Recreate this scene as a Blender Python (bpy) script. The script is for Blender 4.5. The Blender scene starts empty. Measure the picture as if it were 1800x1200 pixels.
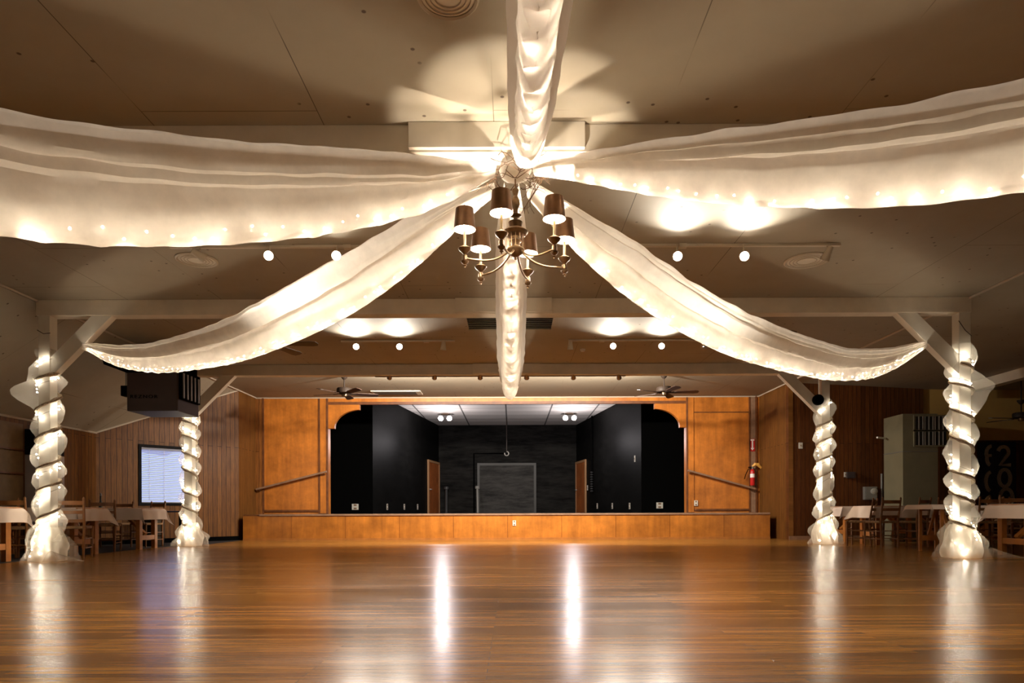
import bpy, bmesh, math, random
from mathutils import Vector, Matrix, noise
random.seed(7)
C = bpy.context.scene.collection
PI = math.pi
EYE, CX, F, HX, HY, ROLL = 0.63, 0.10, 1200.0, 899.5, 899.0, 0.0035

# ------------------------------------------------------------ camera, world, exposure
cam = bpy.data.cameras.new('camera'); co = bpy.data.objects.new('camera', cam); C.objects.link(co)
cam.lens = 24; cam.sensor_width = 36; cam.shift_y = 299/1800; cam.clip_end = 200
co.location = (CX, 0, EYE); co.rotation_euler = (PI/2, ROLL, 0)
bpy.context.scene.camera = co
w = bpy.data.worlds.new('world'); bpy.context.scene.world = w; w.use_nodes = True
w.node_tree.nodes['Background'].inputs[0].default_value = (0.45, 0.55, 1.0, 1)
w.node_tree.nodes['Background'].inputs[1].default_value = 0.45
vs = bpy.context.scene.view_settings
vs.view_transform = 'Standard'; vs.look = 'None'; vs.gamma = 1; vs.use_curve_mapping = False
vs.exposure = 1.05
TRACK_W, WASH_W, STAGE_W, CHAND_W = 85.0, 150.0, 55.0, 19.0
BULB_DRAPE, BULB_POST = 150.0, 100.0
cy = bpy.context.scene.cycles
cy.max_bounces = 8; cy.transparent_max_bounces = 16; cy.sample_clamp_indirect = 4.0
cy.caustics_reflective = False; cy.caustics_refractive = False

def P(x, y, D):
    """photo pixel at depth D -> room point"""
    s = F/D; yt = y + ROLL*(x-HX)
    return Vector(((x-HX)/s+CX, D, EYE+(HY-yt)/s))

# ------------------------------------------------------------ materials
def newmat(name):
    m = bpy.data.materials.new(name); m.use_nodes = True
    return m, m.node_tree.nodes, m.node_tree.links, m.node_tree.nodes['Principled BSDF']
def mat(name, col, rough=.5, metal=0, var=0, scale=8, bump=0, spec=None, stretch=(1,1,1), coat=0):
    m, n, l, b = newmat(name)
    b.inputs['Base Color'].default_value = (*col, 1); b.inputs['Roughness'].default_value = rough
    b.inputs['Metallic'].default_value = metal
    if spec is not None: b.inputs['Specular IOR Level'].default_value = spec
    if coat: b.inputs['Coat Weight'].default_value = coat
    if var or bump:
        tc = n.new('ShaderNodeTexCoord'); mp = n.new('ShaderNodeMapping'); mp.inputs['Scale'].default_value = stretch
        nz = n.new('ShaderNodeTexNoise'); nz.inputs['Scale'].default_value = scale; nz.inputs['Detail'].default_value = 5
        l.new(tc.outputs['Object'], mp.inputs[0]); l.new(mp.outputs[0], nz.inputs['Vector'])
        if var:
            r = n.new('ShaderNodeValToRGB'); r.color_ramp.elements[0].position = .3; r.color_ramp.elements[1].position = .7
            r.color_ramp.elements[0].color = (*[c*(1-var) for c in col], 1); r.color_ramp.elements[1].color = (*[min(1, c*(1+var)) for c in col], 1)
            l.new(nz.outputs['Fac'], r.inputs[0]); l.new(r.outputs[0], b.inputs['Base Color'])
        if bump:
            bp = n.new('ShaderNodeBump'); bp.inputs['Strength'].default_value = bump; bp.inputs['Distance'].default_value = .01
            l.new(nz.outputs['Fac'], bp.inputs['Height']); l.new(bp.outputs[0], b.inputs['Normal'])
    return m
def emis(name, col, s):
    m, n, l, b = newmat(name)
    b.inputs['Base Color'].default_value = (*col, 1)
    b.inputs['Emission Color'].default_value = (*col, 1); b.inputs['Emission Strength'].default_value = s
    return m
def mixc(n, l, fac, a, b, blend='MIX'):
    x = n.new('ShaderNodeMix'); x.data_type = 'RGBA'; x.blend_type = blend
    if isinstance(fac, (int, float)): x.inputs[0].default_value = fac
    else: l.new(fac, x.inputs[0])
    for i, v in ((6, a), (7, b)):
        if isinstance(v, tuple): x.inputs[i].default_value = (*v, 1)
        else: l.new(v, x.inputs[i])
    return x.outputs[2]
def brick(n, l, vec, c1, c2, mortar, wid, row, ms, off=.5):
    t = n.new('ShaderNodeTexBrick'); l.new(vec, t.inputs['Vector'])
    t.inputs['Color1'].default_value = (*c1, 1); t.inputs['Color2'].default_value = (*c2, 1); t.inputs['Mortar'].default_value = (*mortar, 1)
    t.inputs['Scale'].default_value = 1; t.inputs['Brick Width'].default_value = wid; t.inputs['Row Height'].default_value = row
    t.inputs['Mortar Size'].default_value = ms; t.inputs['Mortar Smooth'].default_value = .3; t.offset = off
    return t
def nse(n, l, vec, scale, st, detail=6, rough=.6):
    mp = n.new('ShaderNodeMapping'); mp.inputs['Scale'].default_value = st; l.new(vec, mp.inputs[0])
    t = n.new('ShaderNodeTexNoise'); t.inputs['Scale'].default_value = scale; t.inputs['Detail'].default_value = detail; t.inputs['Roughness'].default_value = rough
    l.new(mp.outputs[0], t.inputs['Vector']); return t.outputs['Fac']
def ramp(n, l, fac, stops):
    r = n.new('ShaderNodeValToRGB'); e = r.color_ramp.elements
    while len(e) < len(stops): e.new(.5)
    for i, (p, c) in enumerate(stops): e[i].position = p; e[i].color = (*c, 1) if isinstance(c, tuple) else (c, c, c, 1)
    l.new(fac, r.inputs[0]); return r.outputs[0]

def floor_mat():
    m, n, l, b = newmat('oak_dance_floor')
    tc = n.new('ShaderNodeTexCoord').outputs['Object']
    br = brick(n, l, tc, (.42, .20, .045), (.20, .086, .018), (.05, .02, .008), 1.9, .057, .0016, .37)
    g = nse(n, l, tc, 3.0, (1.2, 38, 1), 8, .7)
    g2 = nse(n, l, tc, 1.0, (.35, 1.6, 1), 3)
    c = mixc(n, l, .75, br.outputs['Color'], ramp(n, l, g, [(.33, (.22, .18, .15)), (.6, (1.4, 1.35, 1.25))]), 'MULTIPLY')
    c = mixc(n, l, .5, c, ramp(n, l, g2, [(.35, (.6, .58, .55)), (.65, (1.25, 1.2, 1.15))]), 'MULTIPLY')
    l.new(c, b.inputs['Base Color'])
    rr = ramp(n, l, g2, [(.3, .20), (.7, .27)]); l.new(rr, b.inputs['Roughness'])
    b.inputs['Specular IOR Level'].default_value = .5
    b.inputs['Anisotropic'].default_value = .0
    # boards cupped a little: the gloss stretches towards the viewer
    w_ = nse(n, l, tc, 1.0, (.8, 22, 1), 2)
    bp = n.new('ShaderNodeBump'); bp.inputs['Strength'].default_value = .2; bp.inputs['Distance'].default_value = .0015
    l.new(w_, bp.inputs['Height'])
    bp2 = n.new('ShaderNodeBump'); bp2.inputs['Strength'].default_value = .3; bp2.inputs['Distance'].default_value = .001; bp2.invert = True
    l.new(br.outputs['Fac'], bp2.inputs['Height']); l.new(bp.outputs[0], bp2.inputs['Normal'])
    l.new(bp2.outputs[0], b.inputs['Normal'])
    return m
def ceil_mat():
    m, n, l, b = newmat('taupe_ceiling_boards')
    tc = n.new('ShaderNodeTexCoord').outputs['Object']
    mp = n.new('ShaderNodeMapping'); mp.inputs['Rotation'].default_value = (0, 0, PI/2); mp.inputs['Location'].default_value = (-3.81, .02, 0); l.new(tc, mp.inputs[0])
    base = (.33, .28, .205)
    br = brick(n, l, mp.outputs[0], base, tuple(c*.97 for c in base), (.10, .075, .05), 2.44, 1.22, .004)
    msk = ramp(n, l, nse(n, l, tc, .7, (1, 1, 1), 2), [(.44, 0.0), (.56, 1.0)])
    c = mixc(n, l, msk, base, br.outputs['Color'])
    c = mixc(n, l, .35, c, ramp(n, l, nse(n, l, tc, 1.4, (1, 1, 1), 6), [(.3, (.78, .76, .73)), (.7, (1.15, 1.15, 1.15))]), 'MULTIPLY')
    vo = n.new('ShaderNodeTexVoronoi'); vo.voronoi_dimensions = '2D'; vo.inputs['Scale'].default_value = 3.1; l.new(tc, vo.inputs['Vector'])
    sp = ramp(n, l, vo.outputs['Distance'], [(.03, 1.0), (.05, 0.0)])
    sp2 = ramp(n, l, nse(n, l, tc, .9, (1, 1, 1), 1), [(.52, 0.0), (.55, 1.0)])
    mm = n.new('ShaderNodeMath'); mm.operation = 'MULTIPLY'; l.new(sp, mm.inputs[0]); l.new(sp2, mm.inputs[1])
    c = mixc(n, l, mm.outputs[0], c, (.09, .06, .04))
    l.new(c, b.inputs['Base Color']); b.inputs['Roughness'].default_value = .75
    bp = n.new('ShaderNodeBump'); bp.inputs['Strength'].default_value = .12; l.new(nse(n, l, tc, 60, (1, 1, 1), 3), bp.inputs['Height']); l.new(bp.outputs[0], b.inputs['Normal'])
    return m
def panel_mat(name, axis_dir, c1, c2):
    """grooved wood panelling; axis_dir = (x, y) horizontal run of the wall"""
    m, n, l, b = newmat(name)
    tc = n.new('ShaderNodeTexCoord').outputs['Object']
    dt = n.new('ShaderNodeVectorMath'); dt.operation = 'DOT_PRODUCT'; dt.inputs[1].default_value = (*axis_dir, 0); l.new(tc, dt.inputs[0])
    sep = n.new('ShaderNodeSeparateXYZ'); l.new(tc, sep.inputs[0])
    cb = n.new('ShaderNodeCombineXYZ'); l.new(dt.outputs['Value'], cb.inputs[0]); l.new(sep.outputs[2], cb.inputs[1])
    v = cb.outputs[0]
    mp = n.new('ShaderNodeMapping'); mp.inputs['Rotation'].default_value = (0, 0, PI/2); l.new(v, mp.inputs[0])
    br = brick(n, l, mp.outputs[0], c1, c2, (.022, .008, .003), 7.0, .102, .005, .3)
    g = nse(n, l, v, 2.0, (26, 1.3, 1), 7, .7)
    c = mixc(n, l, .8, br.outputs['Color'], ramp(n, l, g, [(.32, (.42, .36, .3)), (.62, (1.3, 1.25, 1.2))]), 'MULTIPLY')
    l.new(c, b.inputs['Base Color']); b.inputs['Roughness'].default_value = .5; b.inputs['Specular IOR Level'].default_value = .25
    bp = n.new('ShaderNodeBump'); bp.inputs['Strength'].default_value = .5; bp.inputs['Distance'].default_value = .004; bp.invert = True
    l.new(br.outputs['Fac'], bp.inputs['Height']); l.new(bp.outputs[0], b.inputs['Normal'])
    return m
def ply_mat(name, col, seams=0):
    m, n, l, b = newmat(name)
    tc = n.new('ShaderNodeTexCoord').outputs['Object']
    g = nse(n, l, tc, 1.0, (7, 7, .8), 8, .7); g2 = nse(n, l, tc, 1.6, (1, 1, 1.3), 5, .7)
    c = mixc(n, l, .7, col, ramp(n, l, g, [(.3, (.62, .55, .5)), (.65, (1.25, 1.2, 1.1))]), 'MULTIPLY')
    c = mixc(n, l, .8, c, ramp(n, l, g2, [(.3, (.55, .5, .42)), (.68, (1.25, 1.22, 1.2))]), 'MULTIPLY')
    if seams:
        sep = n.new('ShaderNodeSeparateXYZ'); l.new(tc, sep.inputs[0])
        cb = n.new('ShaderNodeCombineXYZ'); l.new(sep.outputs[2], cb.inputs[0]); l.new(sep.outputs[0], cb.inputs[1])
        br = brick(n, l, cb.outputs[0], (1, 1, 1), (.75, .72, .66), (.35, .25, .2), 30, seams, .008, 0)
        c = mixc(n, l, .8, c, br.outputs['Color'], 'MULTIPLY')
    l.new(c, b.inputs['Base Color']); b.inputs['Roughness'].default_value = .38
    return m
def black_mat(name, lvl, scuff):
    m, n, l, b = newmat(name)
    tc = n.new('ShaderNodeTexCoord').outputs['Object']
    g = nse(n, l, tc, 1.3, (.7, 1, 3.5), 7, .75)
    c = ramp(n, l, g, [(.35, (lvl, lvl*.97, lvl*.93)), (.62, (lvl*(1+scuff), lvl*(1+scuff*.93), lvl*(1+scuff*.82)))])
    l.new(c, b.inputs['Base Color']); b.inputs['Roughness'].default_value = .55; b.inputs['Specular IOR Level'].default_value = .03
    return m
def fabric_mat(name, col, trans, alpha=1.0, crink=0):
    m, n, l, b = newmat(name)
    n.remove(b); out = n['Material Output']
    d = n.new('ShaderNodeBsdfDiffuse'); t = n.new('ShaderNodeBsdfTranslucent')
    d.inputs[0].default_value = (*col, 1); t.inputs[0].default_value = (*[c*.97 for c in col], 1)
    mx = n.new('ShaderNodeMixShader'); mx.inputs[0].default_value = trans
    l.new(d.outputs[0], mx.inputs[1]); l.new(t.outputs[0], mx.inputs[2]); o = mx.outputs[0]
    tc = n.new('ShaderNodeTexCoord').outputs['Object']
    if crink:
        bp = n.new('ShaderNodeBump'); bp.inputs['Strength'].default_value = crink; bp.inputs['Distance'].default_value = .01
        l.new(nse(n, l, tc, 14, (1, 1, 1), 3), bp.inputs['Height']); l.new(bp.outputs[0], d.inputs['Normal'])
    if alpha < 1:
        tr = n.new('ShaderNodeBsdfTransparent'); m2 = n.new('ShaderNodeMixShader')
        l.new(ramp(n, l, nse(n, l, tc, 7, (1, 1, 1), 4), [(.3, alpha*.9), (.7, min(1, alpha*1.08))]), m2.inputs[0])
        l.new(tr.outputs[0], m2.inputs[1]); l.new(o, m2.inputs[2]); o = m2.outputs[0]
    l.new(o, out.inputs[0]); return m

M = {}
M['floor'] = floor_mat(); M['ceiling'] = ceil_mat()
M['beam'] = mat('painted_beam', (.70, .63, .51), .6, var=.07, scale=5)
M['post'] = mat('painted_post', (.72, .68, .58), .55, var=.05, scale=5)
dl = Vector((-8.0+6.1, 13.3-15.5)).normalized(); dr = Vector((9.9-6.1, 15.3-14.8)).normalized()
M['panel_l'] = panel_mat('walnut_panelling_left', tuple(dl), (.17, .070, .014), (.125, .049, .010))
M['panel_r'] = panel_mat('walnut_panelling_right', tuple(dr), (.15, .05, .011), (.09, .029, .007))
M['panel_x'] = panel_mat('walnut_panelling_x', (1, 0), (.26, .10, .022), (.17, .06, .013))
M['panel_y'] = panel_mat('walnut_panelling_y', (0, 1), (.17, .070, .014), (.125, .049, .010))
M['ply'] = ply_mat('orange_plywood', (.50, .175, .026)); M['ply_f'] = ply_mat('fascia_plywood', (.47, .18, .028), 1.22)
M['ply_dark'] = mat('dark_stained_strip', (.14, .045, .012), .45, var=.3)
M['strip'] = mat('grey_brown_strip', (.26, .15, .09), .5, var=.2)
M['black'] = black_mat('black_stage_paint', .004, .8); M['black_back'] = black_mat('scuffed_black_paint', .0055, 3.5)
M['dblack'] = mat('deep_black', (.002, .002, .002), .9, spec=.03)
M['tile'] = None
M['trimw'] = mat('pale_cove_trim', (.5, .42, .33), .6)
M['fabric'] = fabric_mat('ivory_drape_fabric', (.87, .80, .70), .42, alpha=.92, crink=.2); M['fabric_c'] = fabric_mat('ivory_drape_centre', (.87, .80, .70), .36, crink=.2)
M['tulle'] = fabric_mat('white_tulle', (.9, .85, .75), .5, alpha=.26)
M['tulle_d'] = fabric_mat('gathered_tulle', (.9, .85, .75), .5, alpha=.55)
M['cloth'] = fabric_mat('white_table_linen', (.74, .62, .54), .1)
M['bulb'] = emis('warm_fairy_bulb', (1, .86, .68), BULB_DRAPE); M['bulb2'] = emis('warm_post_bulb', (1, .88, .70), BULB_POST)
M['wire'] = mat('pale_wire', (.5, .42, .3), .5); M['dwire'] = mat('dark_wire', (.03, .02, .015), .5)
M['twig'] = mat('brown_twig', (.14, .07, .03), .7); M['shaded_twist'] = mat('shaded_tulle', (.42, .34, .24), .8, var=.4, scale=60)
M['brass'] = mat('antique_brass', (.22, .14, .075), .35, .85, var=.3, scale=30)
M['shade'] = mat('brown_metal_shade', (.20, .105, .05), .38, .6, var=.25, scale=9)
M['shade_in'] = mat('cream_shade_lining', (.8, .7, .5), .6)
M['candle'] = mat('ivory_candle_sleeve', (.9, .8, .6), .5)
M['cbulb'] = emis('chandelier_bulb', (1, .83, .60), 500)
M['lamp'] = emis('flood_lens', (1, .93, .82), 30)
M['lamp_s'] = emis('stage_lens', (1, .93, .95), 7)
M['white'] = mat('white_plastic', (.7, .66, .58), .4); M['trackw'] = mat('cream_track_metal', (.50, .42, .31), .45)
M['can'] = mat('bronze_spot_can', (.22, .15, .10), .4, .5)
M['fan'] = mat('dark_bronze_fan', (.02, .012, .008), .6, spec=.2); M['blade'] = mat('dark_walnut_blade', (.035, .016, .01), .4)
M['chairw'] = mat('honey_chair_wood', (.22, .085, .02), .45, var=.25, scale=9); M['chaird'] = mat('dark_chair_wood', (.17, .065, .018), .45, var=.25)
M['rush'] = mat('woven_rush', (.22, .12, .05), .8, var=.3, scale=40)
M['tablew'] = mat('honey_pine_table', (.36, .135, .028), .45, var=.2, scale=7)
M['carpet'] = mat('dark_carpet', (.014, .010, .012), .95, var=.3, scale=60)
M['hvac'] = mat('olive_grey_cabinet', (.19, .165, .10), .55, var=.08, scale=3); M['hvac_d'] = mat('dark_grille', (.03, .03, .028), .5); M['hvac_b'] = mat('grille_bars', (.6, .55, .48), .4, .5)
M['yellow'] = mat('mustard_wall', (.48, .29, .08), .7, var=.08, scale=3)
M['navy'] = mat('navy_board', (.008, .01, .03), .7); M['glit'] = mat('silver_glitter', (.5, .44, .36), .4, .3, var=.5, scale=90)
M['red'] = mat('extinguisher_red', (.5, .015, .015), .3); M['grey'] = mat('grey_metal', (.25, .24, .22), .4, .4)
M['heater'] = mat('brown_heater_enamel', (.028, .014, .009), .6); M['signwhite'] = mat('sign_white', (.85, .8, .78), .5)
M['orange'] = mat('yellow_hose', (.75, .40, .08), .5)
M['blind'] = fabric_mat('blind_slat', (.55, .57, .68), .35)
M['winframe'] = mat('black_window_frame', (.006, .005, .006), .6, spec=.1)
M['doorw'] = ply_mat('stained_door', (.40, .12, .03)); M['dooredge'] = mat('pale_door_casing', (.42, .22, .10), .5)
M['green'] = mat('dark_bin', (.018, .022, .018), .5)
M['steel'] = mat('galvanised_vent', (.42, .40, .35), .5, .3)

def tile_mat():
    m, n, l, b = newmat('white_ceiling_tiles')
    tc = n.new('ShaderNodeTexCoord').outputs['Object']
    mp = n.new('ShaderNodeMapping'); mp.inputs['Location'].default_value = (.1, -28.8, 0); l.new(tc, mp.inputs[0])
    br = brick(n, l, mp.outputs[0], (.85, .80, .75), (.80, .75, .70), (.16, .15, .14), 1.59, .95, .03, 0)
    l.new(br.outputs['Color'], b.inputs['Base Color']); b.inputs['Roughness'].default_value = .7
    return m
M['tile'] = tile_mat()

# ------------------------------------------------------------ mesh helpers
def bm_(): return bmesh.new()
def add_box(bm, x0, x1, y0, y1, z0, z1, rot=None, piv=None, bevel=0):
    m = Matrix.Translation(((x0+x1)/2, (y0+y1)/2, (z0+z1)/2)) @ Matrix.Diagonal((abs(x1-x0), abs(y1-y0), abs(z1-z0), 1))
    if rot is not None: m = Matrix.Translation(piv) @ rot @ Matrix.Translation(-Vector(piv)) @ m
    r = bmesh.ops.create_cube(bm, size=1, matrix=m)
    if bevel:
        es = list({e for v in r['verts'] for e in v.link_edges})
        bmesh.ops.bevel(bm, geom=es, offset=bevel, segments=2, affect='EDGES', profile=.6)
    return bm
def box(*a, **k): return add_box(bm_(), *a, **k)
def frame_of(d):
    d = d.normalized(); u = d.cross(Vector((0, 0, 1)))
    if u.length < 1e-3: u = Vector((1, 0, 0))
    u.normalize(); return u, u.cross(d).normalized()
def add_tube(bm, pts, r, seg=8, cap=True):
    pts = [Vector(p) for p in pts]; rs = r if isinstance(r, (list, tuple)) else [r]*len(pts)
    rings = []; pu = None
    for i, p in enumerate(pts):
        d = (pts[min(i+1, len(pts)-1)]-pts[max(i-1, 0)])
        if d.length < 1e-9: d = Vector((0, 0, 1))
        d.normalize()
        if pu is None: pu, _ = frame_of(d)
        u = (pu - d*pu.dot(d)); u = u.normalized() if u.length > 1e-4 else frame_of(d)[0]
        pu = u; v = d.cross(u)
        rings.append([bm.verts.new(p+(u*math.cos(2*PI*k/seg)+v*math.sin(2*PI*k/seg))*rs[i]) for k in range(seg)])
    for a, b in zip(rings, rings[1:]):
        for k in range(seg): bm.faces.new((a[k], a[(k+1) % seg], b[(k+1) % seg], b[k]))
    if cap: bm.faces.new(rings[0][::-1]); bm.faces.new(rings[-1])
    return bm
def tube(pts, r, seg=8): return add_tube(bm_(), pts, r, seg)
def add_lathe(bm, prof, c=(0, 0, 0), seg=20, cap=True, axis=None):
    """profile of (r, z); axis: optional Matrix rotating the z axis"""
    c = Vector(c); R = axis or Matrix.Identity(3); rings = []
    for r, z in prof:
        rings.append([bm.verts.new(c+R @ Vector((r*math.cos(2*PI*k/seg), r*math.sin(2*PI*k/seg), z))) for k in range(seg)])
    for a, b in zip(rings, rings[1:]):
        for k in range(seg): bm.faces.new((a[k], a[(k+1) % seg], b[(k+1) % seg], b[k]))
    if cap: bm.faces.new(rings[0][::-1]); bm.faces.new(rings[-1])
    return bm
def lathe(*a, **k): return add_lathe(bm_(), *a, **k)
def add_prism(bm, pts2, fn, t0, t1):
    """outline in 2D extruded: fn(u, v, t) -> 3D"""
    a = [bm.verts.new(fn(u, v, t0)) for u, v in pts2]; b = [bm.verts.new(fn(u, v, t1)) for u, v in pts2]
    bm.faces.new(a[::-1]); bm.faces.new(b); N = len(a)
    for k in range(N): bm.faces.new((a[k], a[(k+1) % N], b[(k+1) % N], b[k]))
    return bm
def obj(name, bm, m, parent=None, smooth=False, kind=None):
    bmesh.ops.recalc_face_normals(bm, faces=bm.faces) if bm.faces else None
    me = bpy.data.meshes.new(name); bm.to_mesh(me); bm.free()
    if smooth:
        for p in me.polygons: p.use_smooth = True
        try: me.set_sharp_from_angle(angle=math.radians(40))
        except Exception: pass
    for q in (m if isinstance(m, (list, tuple)) else [m]): me.materials.append(q)
    o = bpy.data.objects.new(name, me); C.objects.link(o)
    if parent is not None: o.parent = parent
    if kind: o['kind'] = kind
    return o
def relocate(o):
    """origin of a single-mesh thing to its base centre"""
    vs_ = [v.co for v in o.data.vertices]
    c = Vector(((min(v.x for v in vs_)+max(v.x for v in vs_))/2, (min(v.y for v in vs_)+max(v.y for v in vs_))/2, min(v.z for v in vs_)))
    o.data.transform(Matrix.Translation(-c)); o.location = c; return o
def tag(o, label, cat, group=None, move=True):
    o['label'] = label; o['category'] = cat
    if group: o['group'] = group
    if move and o.type == 'MESH' and not o.children: relocate(o)
    return o
def thing(name, label, cat, loc=(0, 0, 0), rz=0, group=None):
    o = bpy.data.objects.new(name, None); C.objects.link(o); o.location = loc; o.rotation_euler = (0, 0, rz); o.empty_display_size = .1
    return tag(o, label, cat, group)
def struct(name, bm, m, **k): return obj(name, bm, m, kind='structure', **k)
def dup(root, loc, rz=0, label=None, group=None, scale=None):
    def cp(o, par):
        c = o.copy(); C.objects.link(c); c.parent = par
        if par is not None: c.matrix_parent_inverse = o.matrix_parent_inverse.copy()
        for ch in [q for q in bpy.data.objects if q.parent == o]: cp(ch, c)
        return c
    r = cp(root, None); r.location = loc; r.rotation_euler = (0, 0, rz)
    if scale: r.scale = scale
    if label: r['label'] = label
    if group: r['group'] = group
    return r
def light(name, typ, loc, power, col, aim=None, parent=None, size=.03, angle=None, blend=.5):
    L = bpy.data.lights.new(name, typ); L.energy = power; L.color = col
    if typ in ('POINT', 'SPOT'): L.shadow_soft_size = size
    if typ == 'SPOT': L.spot_size = angle; L.spot_blend = blend
    o = bpy.data.objects.new(name, L); C.objects.link(o); o.location = loc
    if aim is not None: o.rotation_euler = (Vector(aim)-Vector(loc)).to_track_quat('-Z', 'Y').to_euler()
    if parent is not None:
        o.parent = parent; o.matrix_parent_inverse = Matrix.Translation(-Vector(parent.location))
    return o
def under(root, *objs):
    """parts were modelled in room coordinates: keep them there under the thing's empty"""
    for o in objs: o.parent = root; o.data.transform(Matrix.Translation(-Vector(root.location)))
def part(name, bm, m, root, smooth=False):
    """part modelled in room coordinates below an unrotated root"""
    o = obj(name, bm, m, smooth=smooth); o.parent = root
    off = Vector(root.location); p = root.parent
    while p is not None: off += Vector(p.location); p = p.parent
    o.data.transform(Matrix.Translation(-off)); return o

# ------------------------------------------------------------ room shell
ZC = 3.41; YW = 16.55
CL = (-8.0, 13.3, 2.2)
def wall_strip(name, pts, m, t=.1, side=1, z0=-.02):
    """pts: list of (x, y, top z) in plan; thickness to the right of the run"""
    bm = bm_(); N = len(pts); A = []; B = []
    for i in range(N):
        p = Vector(pts[i][:2]); d = (Vector(pts[min(i+1, N-1)][:2])-Vector(pts[max(i-1, 0)][:2])).normalized(); nn = Vector((d.y, -d.x))*t*side
        z = pts[i][2]
        A.append((bm.verts.new((p.x, p.y, z0)), bm.verts.new((p.x, p.y, z)))); q = p+nn
        B.append((bm.verts.new((q.x, q.y, z0)), bm.verts.new((q.x, q.y, z))))
    for i in range(N-1):
        bm.faces.new((A[i][0], A[i+1][0], A[i+1][1], A[i][1])); bm.faces.new((B[i][0], B[i][1], B[i+1][1], B[i+1][0]))
        bm.faces.new((A[i][1], A[i+1][1], B[i+1][1], B[i][1])); bm.faces.new((A[i][0], B[i][0], B[i+1][0], A[i+1][0]))
    for i in (0, N-1): bm.faces.new((A[i][0], A[i][1], B[i][1], B[i][0]))
    return struct(name, bm, m)
struct('floor', box(-8.3, 14.2, -3.3, 17.2, -.12, 0), M['floor'])
struct('floor_carpet', add_prism(bm_(), [(-8.0, -3), (-6.35, -3), (-6.35, 12.4), (-5.95, 13.6), (-6.05, 15.5), (-6.1, 15.5), (-8.0, 13.3)], lambda u, v, t: (u, v, t), 0, .006), M['carpet'])
# main ceiling, sloped left aisle ceiling, right aisle ceiling
bm = bm_(); add_box(bm, -6.1, 6.1, -3.2, YW+.1, ZC, ZC+.1); struct('ceiling', bm, M['ceiling'])
bm = bm_(); add_prism(bm, [(-6.1, ZC), (-8.3, ZC-(2.2/1.9)*(ZC-2.2)), (-8.3, 2.2), (-6.1, ZC+.1)], lambda u, v, t: (u, t, v), -3.2, 16.6); struct('ceiling_left_aisle', bm, M['ceiling'])
bm = bm_(); add_prism(bm, [(6.1, ZC), (9.8, 3.33), (14.2, 3.30), (14.2, 3.45), (6.1, ZC+.1)], lambda u, v, t: (u, t, v), -3.2, 16.6); struct('ceiling_right_aisle', bm, M['ceiling'])
# left walls
LA = Vector((-6.1, 15.5)); LB = Vector((-8.0, 13.3))
wdir = (LB-LA).normalized(); wn = Vector((wdir.y, -wdir.x))   # pointing away? fixed below
if (wn.dot(Vector((-1, 1)))) < 0: wn = -wn                    # outward (away from hall)
wlen = (LB-LA).length
def on_ray(px, p0, p1):
    """point of the plan line p0-p1 seen at photo column px"""
    k = (px-HX)/F; p0 = Vector(p0); p1 = Vector(p1); d = p1-p0
    t = (k*p0.y+CX-p0.x)/(d.x-k*d.y); return p0+d*t, t
def zat(px, py, D): return P(px, py, D).z
ZL = lambda x: ZC+(x+6.1)*(ZC-2.2)/1.9
wp0, t0 = on_ray(243, LA, LB); wp1, t1 = on_ray(346, LA, LB)
z_top = zat(243, 780, wp0.y); z_bot = zat(243, 888, wp0.y)
def seg_wall(name, p0, p1, prof, m, th=.12):
    """prof: outline (distance along, z)"""
    d = (p1-p0).normalized(); n = Vector((d.y, -d.x))
    if n.dot(Vector((p0.x, 8))) < 0 and False: n = -n
    if n.y < 0 and abs(d.x) > abs(d.y)*.2: n = -n
    bm = bm_()
    for poly in prof: add_prism(bm, poly, lambda u, v, t: (p0.x+d.x*u+n.x*t, p0.y+d.y*u+n.y*t, v), 0, th)
    return struct(name, bm, m), d, n
ua, ub = t1*wlen, t0*wlen            # window from ua (right in picture) to ub
za = lambda u: ZL(LA.x+(LB.x-LA.x)*u/wlen)
o_, wd, wn = seg_wall('wall_left_front', LA, LB, [
    [(0, -.02), (ua, -.02), (ua, za(ua)), (0, za(0))],
    [(ub, -.02), (wlen, -.02), (wlen, za(wlen)), (ub, za(ub))],
    [(ua, -.02), (ub, -.02), (ub, z_bot), (ua, z_bot)],
    [(ua, z_top), (ub, z_top), (ub, za(ub)), (ua, za(ua))]], M['panel_l'])
wall_strip('wall_left_return', [(-6.1, 15.5, ZC), (-6.1, YW, ZC)], M['panel_y'], side=-1)
wall_strip('wall_left', [(-8.0, -3.2, 2.2), (-8.0, 13.3, 2.2)], M['panel_y'], side=-1)
wall_strip('wall_behind', [(-8.1, -3.2, 2.2), (-6.1, -3.2, ZC), (6.1, -3.2, ZC), (14.1, -3.2, 3.3)], M['panel_x'], side=1)
# right walls
wall_strip('wall_right_return', [(6.1, YW, ZC), (6.1, 14.8, ZC)], M['panel_y'], side=-1)
RA = Vector((6.1, 14.8)); RB = Vector((9.3, 15.25))
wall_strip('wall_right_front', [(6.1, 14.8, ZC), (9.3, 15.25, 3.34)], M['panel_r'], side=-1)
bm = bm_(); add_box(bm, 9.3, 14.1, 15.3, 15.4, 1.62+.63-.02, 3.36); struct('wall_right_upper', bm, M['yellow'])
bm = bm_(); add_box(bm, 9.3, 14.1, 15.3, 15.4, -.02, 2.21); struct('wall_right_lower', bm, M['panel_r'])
struct('trim_7', box(9.3, 14.1, 15.27, 15.31, 2.19, 2.25), M['yellow'])
wall_strip('wall_right', [(14.1, 15.4, 3.3), (14.1, -3.2, 3.3)], M['panel_y'], side=-1)
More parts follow.
